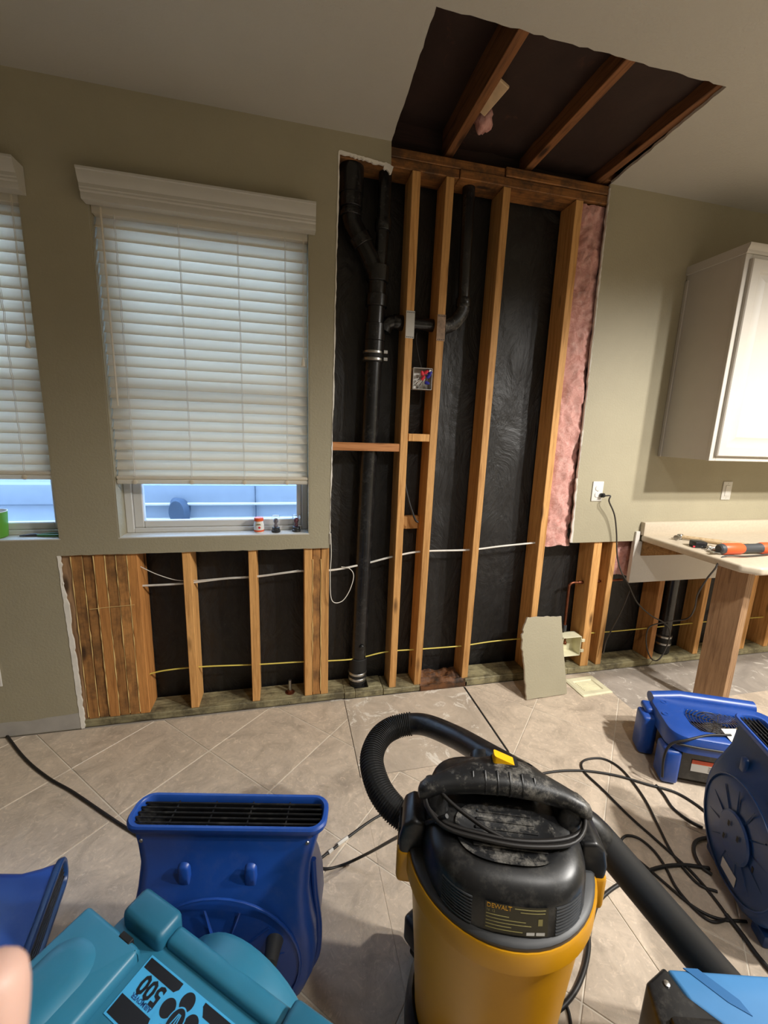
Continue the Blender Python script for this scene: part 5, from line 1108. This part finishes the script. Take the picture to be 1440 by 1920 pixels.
# ================================================================== FLOOR CORDS
def fcord(label, px, r=0.0042, m='cord', zs=None, sub=8):
    pts = []
    for i, p in enumerate(px):
        z = p[2] if len(p) > 2 else r + 0.0006
        pts.append(at(p[0], p[1], Z=z))
    return cable('electrical_cord', label, pts, r, m, 'cord', 8, sub)
fcord('black cord running over the floor from the left wall to the standing blue air mover', [(-60, 1290), (0, 1362), (45, 1420), (90, 1458), (135, 1484), (185, 1518), (225, 1545), (262, 1568)], 0.0055)
tc = fcord('black cord with white tape wraps between blue air mover and vacuum', [(590, 1618), (622, 1594), (655, 1568), (700, 1536), (745, 1513), (800, 1490), (850, 1478)], 0.0045)
for (a, c_) in (((616, 1599), (624, 1592)), ((633, 1584), (652, 1570))):
    p, q = at(*a, Z=.0055), at(*c_, Z=.0055); b = MB(); b.tube([p, q], 0.0062, 8); b.build('tape_wrap', 'tape', tc)
fcord('black cord curving from the blue air mover up to the vacuum handle', [(585, 1622), (612, 1629), (645, 1621), (690, 1600, .08), (735, 1575, .30), (765, 1560, .50), (800, 1543, .66), (838, 1530, .715)], 0.0045)
fcord('black cord running from behind the vacuum across to the lying blue air mover', [(985, 1462), (1020, 1450), (1060, 1445), (1105, 1446), (1160, 1455), (1215, 1471), (1265, 1485), (1305, 1508), (1338, 1535)], 0.0050)
fcord('black cord loop with its narrow bend below the floor register', [(1420, 1790), (1380, 1740), (1340, 1685), (1300, 1638), (1272, 1612), (1225, 1570), (1180, 1530), (1130, 1480), (1098, 1450), (1090, 1433), (1100, 1424), (1128, 1422), (1155, 1434), (1180, 1458), (1210, 1500), (1235, 1550), (1255, 1590), (1275, 1620), (1310, 1658), (1345, 1672)], 0.0045)
fcord('black cord loop with its bend right beside the vacuum wand', [(1400, 1728), (1345, 1722), (1300, 1700), (1255, 1663), (1215, 1628), (1178, 1597), (1165, 1578), (1175, 1567), (1198, 1572), (1225, 1594), (1248, 1626), (1268, 1664), (1300, 1702), (1335, 1728), (1368, 1722)], 0.0045)
fcord('thick black cord arching from under the wand to the right-hand air mover', [(1108, 1730), (1122, 1692), (1150, 1665), (1190, 1644), (1235, 1627), (1280, 1622), (1330, 1628)], 0.0062)
fcord('thick black cord curving down the right side of the yellow drum', [(1100, 1735), (1104, 1770), (1098, 1810), (1083, 1850), (1062, 1880), (1040, 1898), (1000, 1910)], 0.0066)
fcord('black cord from the lying air mover to the lug of the standing one', [(1230, 1472), (1245, 1490), (1262, 1515), (1290, 1537), (1318, 1552)], 0.0050)
fcord('short black cord hoop at the right-hand air mover', [(1345, 1570), (1318, 1572), (1303, 1580), (1302, 1600), (1315, 1625), (1335, 1640)], 0.0060)
fcord('black cord trailing along the foot of the dark blue air mover', [(1362, 1715), (1390, 1750), (1415, 1785), (1440, 1815), (1480, 1860)], 0.0065)
fcord('thin black cord at the bottom beside the vacuum caster', [(1052, 1868), (1062, 1885), (1068, 1905), (1070, 1935), (1060, 1970)], 0.0040)
# ================================================================== FINGER in front of the lens
def campt(px, py, d): return CAM + CM @ Vector(((px-720)/F_PX*d, d, -(py-960)/F_PX*d))
def skin_obj(name, chains, m):
    me = bpy.data.meshes.new(name); verts, edges, rad = [], [], []
    for ch in chains:
        prev = None
        for (p, r, link) in ch:
            if link is not None: prev = link; continue
            verts.append(tuple(p)); rad.append(r)
            if prev is not None: edges.append((prev, len(verts)-1))
            prev = len(verts)-1
    me.from_pydata(verts, edges, []); o = bpy.data.objects.new(name, me); COL.objects.link(o)
    mod = o.modifiers.new('skin', 'SKIN')
    for i, r in enumerate(rad): me.skin_vertices[0].data[i].radius = (r, r)
    me.skin_vertices[0].data[0].use_root = True
    mod.use_smooth_shade = True
    s2 = o.modifiers.new('sub', 'SUBSURF'); s2.levels = 2; s2.render_levels = 2
    dg = bpy.context.evaluated_depsgraph_get(); dg.update(); nm = bpy.data.meshes.new_from_object(o.evaluated_get(dg))
    bpy.data.objects.remove(o); nm.materials.clear(); nm.materials.append(M[m])
    o = bpy.data.objects.new(name, nm); COL.objects.link(o); return o
D = 0.105
palm = [(campt(-420, 3000, D+.01), 0.026, None), (campt(-300, 2700, D+.005), 0.026, None), (campt(-250, 2480, D), 0.022, None)]
idx = [(None, 0, 1), (campt(-100, 2380, D), 0.0105, None), (campt(-45, 2080, D), 0.0095, None), (campt(-20, 1880, D), 0.009, None), (campt(-14, 1795, D), 0.0078, None)]
mid = [(None, 0, 1), (campt(-250, 2330, D), 0.0105, None), (campt(-215, 2050, D), 0.0095, None), (campt(-190, 1890, D), 0.008, None)]
rng = [(None, 0, 1), (campt(-390, 2370, D), 0.010, None), (campt(-370, 2130, D), 0.009, None), (campt(-350, 1990, D), 0.0075, None)]
pky = [(None, 0, 0), (campt(-530, 2480, D), 0.009, None), (campt(-520, 2300, D), 0.008, None), (campt(-505, 2190, D), 0.0065, None)]
thb = [(None, 0, 0), (campt(-90, 2850, D-.01), 0.012, None), (campt(30, 2700, D-.015), 0.0105, None), (campt(90, 2560, D-.018), 0.009, None)]
FG = skin_obj('person', [palm, idx, mid, rng, pky, thb], 'skin')
tag(FG, 'blurred bare fingertip of the photographer at the lower left edge', 'person')
print('objects', len(bpy.data.objects))
